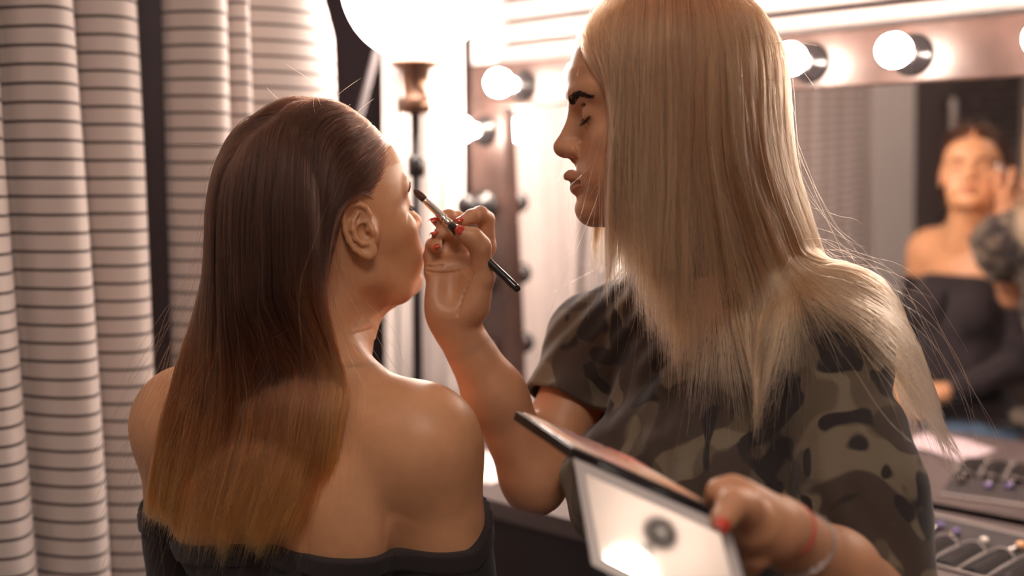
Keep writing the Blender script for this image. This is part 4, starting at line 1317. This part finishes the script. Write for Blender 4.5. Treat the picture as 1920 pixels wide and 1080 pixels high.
def grow(N, M, sc, head_prims, body_prims, fields, ds, steps, part=0.0, lift=.012, base=.0015, seed=1, grav=.55, v0back=.5, bodyoff=.004):
    r_ = np.random.default_rng(seed)
    d = r_.normal(size=(N * 6, 3)); d /= np.linalg.norm(d, axis=1, keepdims=True)
    q = HC_ + d * HR_
    zmin = np.interp(q[:, 1], HLY, HLZ)
    ok = q[:, 2] > zmin + r_.normal(size=len(q)) * .0015
    q = q[ok][:N]; zmin = zmin[ok][:N]; n = len(q)
    R = M[:3, :3]
    P = tp(M, (0, 0, 0)) + (q * sc) @ R.T
    side = np.where(q[:, 0] > part, 1.0, -1.0)
    # outer layers come from the top of the head
    rank = np.clip((q[:, 2] - zmin) / .11, 0, 1)
    off = base + lift * rank ** 1.2 + r_.random(n) * .0035
    lat = R[:, 0][None] * side[:, None]
    top = np.clip((q[:, 2] - .06) / .05, 0, 1)[:, None]
    v = lat * (.35 + .65 * top) * np.clip((q[:, 1:2] + .07) / .07, .12, 1) - R[:, 1][None] * v0back + np.array([0, 0, -1.0]) * (1.2 - top)
    v /= np.linalg.norm(v, axis=1, keepdims=True)
    path = [P.copy()]
    for s in range(steps):
        loc = (P - M[:3, 3]) @ R / sc
        f = np.array([0, 0, -grav]) + fields(P, loc, q, side, s * ds, rank)
        v = v + f; v /= np.linalg.norm(v, axis=1, keepdims=True)
        Pn = P + v * ds
        ramp = np.clip((s + 1) * ds / .05, 0, 1)
        for it in range(2):
            for pr in head_prims:
                dd, g = pr(Pn); o = off * ramp
                m = dd < o
                Pn = Pn + np.where(m, o - dd, 0)[:, None] * g
            for pr in body_prims:
                dd, g = pr(Pn); o = bodyoff + off * .45
                m = dd < o
                Pn = Pn + np.where(m, np.minimum(o - dd, ds * 1.2), 0)[:, None] * g
        v = Pn - P; v /= np.linalg.norm(v, axis=1, keepdims=True) + 1e-9
        P = Pn; path.append(P.copy())
    return np.stack(path, 1), q, side, rank        # n, steps+1, 3

def clump(A, q, per=24, strength=.6, seed=2, wave=.0012, start=.1):
    r_ = np.random.default_rng(seed)
    n, m, _ = A.shape
    L = r_.choice(n, max(8, n // per), replace=False)
    own = np.empty(n, int)
    key = np.concatenate([A[:, 0] * 1.0, A[:, m // 2] * .5], 1)
    for i in range(0, n, 2000):
        dd = ((key[i:i + 2000, None, :] - key[None, L, :]) ** 2).sum(2)
        own[i:i + 2000] = dd.argmin(1)
    t = np.clip((np.linspace(0, 1, m) - start) / (1 - start), 0, 1)
    c = (strength * t ** .8)[None, :, None] * (0.45 + .55 * r_.random((n, 1, 1)))
    B = A * (1 - c) + A[L][own] * c
    ph = r_.random((len(L), 3)) * 6.28; fr = 1.5 + 2.5 * r_.random((len(L), 1))
    tt = np.linspace(0, 1, m)
    w = np.sin(tt[None, :, None] * 6.28 * fr[own][:, None, :] + ph[own][:, None, :]) * wave * 2.2
    ph2 = r_.random((n, 3)) * 6.28; fr2 = 2 + 5 * r_.random((n, 1))
    w = w + np.sin(tt[None, :, None] * 6.28 * fr2[:, None, :] + ph2[:, None, :]) * wave * (.4 + 1.2 * r_.random((n, 1, 1)) ** 3)
    tone = r_.normal(size=len(L))[own] * .75 + r_.normal(size=n) * .45
    return B + w * (tt ** .7)[None, :, None], tone

def trim(A, keepfn, npts):
    """cut each strand at the first point where keepfn < 0 and resample to npts"""
    n, m, _ = A.shape
    k = keepfn(A)
    bad = k < 0
    last = np.where(bad.any(1), bad.argmax(1), m - 1).astype(float)
    i0 = np.maximum(last.astype(int) - 1, 0); i1 = last.astype(int)
    a = k[np.arange(n), i0]; b = k[np.arange(n), i1]
    fr = np.where(bad.any(1) & (a > 0), a / np.maximum(a - b, 1e-9), 1.0)
    end = np.where(bad.any(1), i0 + fr, m - 1)
    end = np.maximum(end, 1.0)
    u = np.linspace(0, 1, npts)[None] * end[:, None]
    j = np.clip(u.astype(int), 0, m - 2); f = (u - j)[..., None]
    I = np.arange(n)[:, None]
    return A[I, j] * (1 - f) + A[I, j + 1] * f

def hair_curves(name, A, rad, mat, parent, tone=None):
    n, m, _ = A.shape
    c = bpy.data.hair_curves.new(name)
    c.add_curves([m] * n)
    c.attributes['position'].data.foreach_set('vector', np.ascontiguousarray(A, np.float32).ravel())
    ra = c.attributes.get('radius') or c.attributes.new('radius', 'FLOAT', 'POINT')
    t = np.linspace(0, 1, m)
    R = rad * (1 - .55 * np.clip((t - .75) / .25, 0, 1) ** 2)
    ra.data.foreach_set('value', np.ascontiguousarray(np.broadcast_to(R, (n, m)), np.float32).ravel())
    tn = c.attributes.new('tone', 'FLOAT', 'CURVE')
    tn.data.foreach_set('value', np.ascontiguousarray(np.zeros(n) if tone is None else np.clip(tone, -1.6, 1.6), np.float32))
    c.materials.append(mat)
    o = bpy.data.objects.new(name, c); COL.objects.link(o)
    o.parent = parent
    o['kind'] = 'stuff'
    return o

def hair_shell(A, h, thr, mat, parent, name='hair', erode=2):
    """the solid mass of the hair under its outer strands"""
    P = A.reshape(-1, 3)
    lo = P.min(0) - 4 * h; n = np.ceil((P.max(0) + 4 * h - lo) / h).astype(int) + 1
    D = np.zeros(tuple(n), np.float32)
    # denser along each strand
    Q = np.concatenate([P] + [(A[:, :-1] * (1 - f) + A[:, 1:] * f).reshape(-1, 3) for f in (.25, .5, .75)])
    ij = np.round((Q - lo) / h).astype(int)
    np.add.at(D, tuple(ij.T), 1.0)
    occ = (D > thr).astype(np.float32)
    def mor(a, f):
        for ax in range(3): a = f(f(np.roll(a, 1, ax), a), np.roll(a, -1, ax))
        return a
    occ = mor(occ, np.maximum)                     # close pin holes
    for _ in range(1 + erode): occ = mor(occ, np.minimum)
    for ax in range(3): occ = (np.roll(occ, 1, ax) + 2 * occ + np.roll(occ, -1, ax)) / 4
    g = SDF(lo, lo + (n - 1) * h, h); g.F = ((.5 - occ) * 2 * h).astype(np.float32)
    V, Qd = g.nets()
    V = smooth_mesh(V, Qd, 6)
    return mesh_np(name, V, Qd, mat, parent)

def hair_mat(name, stops, rough=.3, rrough=.45, var=.5, coat=0.0):
    m = bpy.data.materials.new(name); m.use_nodes = True
    nt = m.node_tree; nt.nodes.remove(nt.nodes['Principled BSDF'])
    h = nt.nodes.new('ShaderNodeBsdfHairPrincipled'); h.parametrization = 'COLOR'
    h.inputs['Roughness'].default_value = rough; h.inputs['Radial Roughness'].default_value = rrough
    h.inputs['Coat'].default_value = coat; h.inputs['IOR'].default_value = 1.38
    for nm in ('Random Roughness',): h.inputs[nm].default_value = .2
    nt.links.new(h.outputs[0], nt.nodes['Material Output'].inputs['Surface'])
    hi = nt.nodes.new('ShaderNodeHairInfo')
    rp = nt.nodes.new('ShaderNodeValToRGB'); cr = rp.color_ramp
    while len(cr.elements) < len(stops): cr.elements.new(.5)
    for e, (p, c) in zip(cr.elements, stops): e.position = p; e.color = tuple(c) + (1,)
    ad = nt.nodes.new('ShaderNodeMath'); ad.operation = 'MULTIPLY_ADD'; ad.inputs[1].default_value = .16
    nt.links.new(hi.outputs['Random'], ad.inputs[0])
    sb = nt.nodes.new('ShaderNodeMath'); sb.operation = 'SUBTRACT'; sb.inputs[1].default_value = .08
    nt.links.new(hi.outputs['Intercept'], sb.inputs[0]); nt.links.new(sb.outputs[0], ad.inputs[2])
    nt.links.new(ad.outputs[0], rp.inputs['Fac'])
    at = nt.nodes.new('ShaderNodeAttribute'); at.attribute_name = 'tone'
    mr = nt.nodes.new('ShaderNodeMapRange'); mr.inputs['From Min'].default_value = -1.6; mr.inputs['From Max'].default_value = 1.6
    mr.inputs['To Min'].default_value = 1 - var; mr.inputs['To Max'].default_value = 1 + var * .8
    nt.links.new(at.outputs['Fac'], mr.inputs['Value'])
    vm = nt.nodes.new('ShaderNodeVectorMath'); vm.operation = 'SCALE'
    nt.links.new(rp.outputs['Color'], vm.inputs[0]); nt.links.new(mr.outputs['Result'], vm.inputs['Scale'])
    nt.links.new(vm.outputs['Vector'], h.inputs['Color'])
    return m

def flyaways(A, k, amp, seed):
    r_ = np.random.default_rng(seed)
    n, m, _ = A.shape
    i = r_.choice(n, k, replace=False)
    B = A[i].copy()
    step = r_.normal(size=(k, m, 3)) * amp
    for _ in range(3): step = (np.roll(step, 1, 1) + step + np.roll(step, -1, 1)) / 3
    w = np.cumsum(np.cumsum(step, 1), 1) * .16
    B += w - w[:, :1]
    return B

def stray(A, q, sel, k, M, seed, ln=(.02, .055), dirn=(0, 0, 1)):
    """short loose hairs lifting off the head"""
    r_ = np.random.default_rng(seed)
    idx = np.where(sel)[0]; i = r_.choice(idx, k)
    m = 16; t = np.linspace(0, 1, m)[None, :, None]
    p0 = A[i, 2]; nr = p0 - tp(M, HC_); nr /= np.linalg.norm(nr, axis=1, keepdims=True)
    d1 = nr * .8 + np.asarray(dirn) * .3 + r_.normal(size=(k, 3)) * .45
    d2 = r_.normal(size=(k, 3)) * .9 - nr * .5
    L = (ln[0] + (ln[1] - ln[0]) * r_.random((k, 1, 1)) ** 1.6)
    tg = A[i, 4] - A[i, 1]; tg /= np.linalg.norm(tg, axis=1, keepdims=True)
    return p0[:, None] - nr[:, None] * .003 + L * (t * (d1 * .75 + tg * .5)[:, None] + t ** 2 * d2[:, None] * .6)

# ---------------------------------------------------------------- brown hair of the seated woman
headC = [lambda P: p_ell(P, FRC, HC_, HR_, SCC),
         lambda P: p_ell(P, FRC, (.073, -.006, .018), (.020, .026, .038), SCC),
         lambda P: p_ell(P, FRC, (-.073, -.006, .018), (.020, .026, .038), SCC)]
neckC = (tp(BC, (0, .015, .03)), tp(FRC, (0, -.022, .0)))
bodyC = [lambda P: p_cone(P, neckC[0], neckC[1], .056, .050),
         lambda P: p_cone(P, tp(BC, (-.118, -.008, .008)), tp(BC, (.118, -.008, .008)), .056, .056),
         lambda P: p_cone(P, tp(BC, (0, .012, .085)), tp(BC, (-.118, -.008, .008)), .050, .040),
         lambda P: p_cone(P, tp(BC, (0, .012, .085)), tp(BC, (.118, -.008, .008)), .050, .040),
         lambda P: p_ell(P, BC, (0, 0, -.14), (.150, .098, .19), 1.0),
         lambda P: p_ell(P, BC, (-.152, -.004, -.012), (.058, .060, .066), 1.0),
         lambda P: p_cone(P, tp(BC, (-.155, 0, -.02)), tp(BC, (-.185, .015, -.29)), .054, .042)]
fwC, rtC, upC = FRC[:3, 1], FRC[:3, 0], FRC[:3, 2]
def fieldC(P, loc, q, side, s, rank):
    f = np.zeros_like(P)
    # swept back over the ears
    m = np.clip((loc[:, 1] + .030) / .04, 0, 1) * np.clip((loc[:, 2] + .02) / .02, 0, 1)
    f += fwC[None] * (.30 * np.clip((.004 - loc[:, 1]) / .03, 0, 1) * np.clip((-.012 - loc[:, 2]) / .01, 0, 1) * (loc[:, 2] > -.11) * np.clip((loc[:, 0] - .02) / .03, 0, 1))[:, None]
    f += -fwC[None] * (m * 1.1)[:, None] + np.array([0, 0, .30])[None] * (m * (loc[:, 2] < .075))[:, None]
    # below the head the hair is drawn together behind and drifts to her left
    below = np.clip((-.02 - loc[:, 2]) / .06, 0, 1)
    lb = (P - SHC) @ BC[:3, :3]
    low = np.clip((HCO[2] - .13 - P[:, 2]) / .12, 0, 1)
    f += -BC[:3, 0][None] * (.24 * low * np.clip((lb[:, 0] + .13) / .18, 0, 1))[:, None]
    f += -BC[:3, 0][None] * (np.clip((-lb[:, 0] - .02) / .08, 0, 1) * .11 * below)[:, None]
    f += -BC[:3, 1][None] * (np.clip((lb[:, 1] + .070) / .05, 0, 1) * .55 * np.clip((.045 - loc[:, 2]) / .08, 0, 1))[:, None]
    f += BC[:3, 0][None] * (np.clip((-lb[:, 0] - .165) / .04, 0, 1.5) * .45 * below)[:, None]
    f += -BC[:3, 0][None] * (np.clip((lb[:, 0] - .098) / .03, 0, 1.5) * .25 * below)[:, None]
    return f
UVL = np.array([1.0, 0, 0])
NC = 19000
AC, qC, sdC, rkC = grow(NC, FRC, SCC, headC, bodyC, fieldC, .012, 62, part=.004, lift=.022, seed=11, v0back=.75)
AC, toneC = clump(AC, qC, 34, .75, 3, .0012, .02)
rn = rng.normal(size=len(AC)); rn2 = rng.normal(size=len(AC))
def cutC(A):
    px = 960 + A[..., 0] / A[..., 1] * FPX
    zc = ZC - np.interp(px, [240, 300, 400, 470, 540, 600, 680], [.335, .350, .362, .356, .340, .295, .225])
    return A[..., 2] - zc + (rn * .012 - np.abs(rng.normal(size=len(A))) * .004)[:, None] + .010 * np.sin(px * .061) * np.sin(px * .023 + 1) - np.clip((px - 470) / 120, 0, 1) * np.abs(rn2)[:, None] * .035
AC = trim(AC, cutC, 44)
shC = hair_shell(AC, .005, 3, mk('brown_hair_mass', (.040, .020, .014), .6, bump=(300, .3)), cl)
M_hairC = hair_mat('ombre_brown_hair', [(0, (.095, .042, .026)), (.20, (.060, .026, .017)), (.45, (.058, .025, .016)), (.70, (.26, .085, .030)), (1.0, (.66, .25, .080))], .30, .5)
hair_curves('hair_strands', AC, .00019, M_hairC, shC, toneC)
hair_curves('flyaway_hairs', flyaways(AC, 260, .0016, 5), .00009, M_hairC, shC)
hair_curves('stray_hairs', stray(AC, qC, (qC[:, 2] > .115), 110, FRC, 31, (.010, .034)), .00010, M_hairC, shC)

# ---------------------------------------------------------------- blonde hair of the artist
headA = [lambda P: p_ell(P, FRA, HC_, HR_, SCA),
         lambda P: p_ell(P, FRA, (0, .030, -.005), (.070, .050, .060), SCA)]
bodyA = [lambda P: p_cone(P, tp(BA, (0, .012, .02)), tp(FRA, (0, -.025, .0)), .058, .052),
         lambda P: p_cone(P, tp(BA, (-.118, -.008, .008)), tp(BA, (.118, -.008, .008)), .066, .066),
         lambda P: p_cone(P, tp(BA, (0, .012, .080)), tp(BA, (-.118, -.008, .008)), .058, .052),
         lambda P: p_cone(P, tp(BA, (0, .012, .080)), tp(BA, (.118, -.008, .008)), .058, .052),
         lambda P: p_ell(P, BA, (-.016, .015, -.16), (.154, .120, .22), 1.0),
         lambda P: p_ell(P, BA, (-.014, .058, -.18), (.122, .096, .15), 1.0),
         lambda P: p_cone(P, LSH, LSH + (LEL - LSH) * .55, .074, .086),
         lambda P: p_cone(P, RSH, rs_end, .066, .062)]
fwA, rtA, upA = FRA[:3, 1], FRA[:3, 0], FRA[:3, 2]
def fieldA(P, loc, q, side, s, rank):
    f = np.zeros_like(P)
    # near the hairline the hair first lifts back off the forehead
    m = np.clip((loc[:, 1] - .058) / .02, 0, 1) * (loc[:, 2] > .03)
    f += -fwA[None] * (m * .9)[:, None]
    # hair at the back slides off behind the shoulder
    bk = np.clip((-.018 - q[:, 1]) / .022, 0, 1)
    low = np.clip((HAO[2] + .05 - P[:, 2]) / .10, 0, 1)
    f += np.array([.80, .55, 0])[None] * (bk * low * .42)[:, None]
    return f
NA = 20000
AA, qA, sdA, rkA = grow(NA, FRA, SCA, headA, bodyA, fieldA, .012, 50, part=.0, lift=.022, base=.003, seed=21, grav=.75, v0back=.10, bodyoff=.006)
AA, toneA = clump(AA, qA, 34, .78, 8, .0014, .02)
rnA = rng.normal(size=len(AA))
def cutA(A):
    px = 960 + A[..., 0] / A[..., 1] * FPX
    zc = ZC - np.interp(px, [1100, 1180, 1240, 1300, 1400, 1460, 1510, 1600, 1650, 1720], [.045, .070, .140, .185, .205, .205, .150, .135, .170, .250])
    return A[..., 2] - zc + (rnA * .022 - np.abs(rng.normal(size=len(A))) * .010)[:, None]
AA = trim(AA, cutA, 40)
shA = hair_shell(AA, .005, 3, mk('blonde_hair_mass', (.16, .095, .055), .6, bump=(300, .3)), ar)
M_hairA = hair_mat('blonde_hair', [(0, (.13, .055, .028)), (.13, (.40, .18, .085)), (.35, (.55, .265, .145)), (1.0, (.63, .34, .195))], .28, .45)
hair_curves('hair_strands', AA, .00019, M_hairA, shA, toneA)
hair_curves('flyaway_hairs', flyaways(AA, 300, .0016, 6), .00009, M_hairA, shA)
hair_curves('stray_hairs', stray(AA, qA, ((qA[:, 1] > .05) & (qA[:, 2] > .085)) | (qA[:, 1] < -.07), 130, FRA, 32, (.015, .04)), .00010, M_hairA, shA)
fill_panel(0.45, -0.25, 0.9, 0.6, 5.2, 'added fill light panel on the ceiling above the camera, out of view')
ceil_bulb(-0.92, -0.37, 1.05, 0.055, 20.0, 'globe pendant lamp reflected in the palette lid mirror')
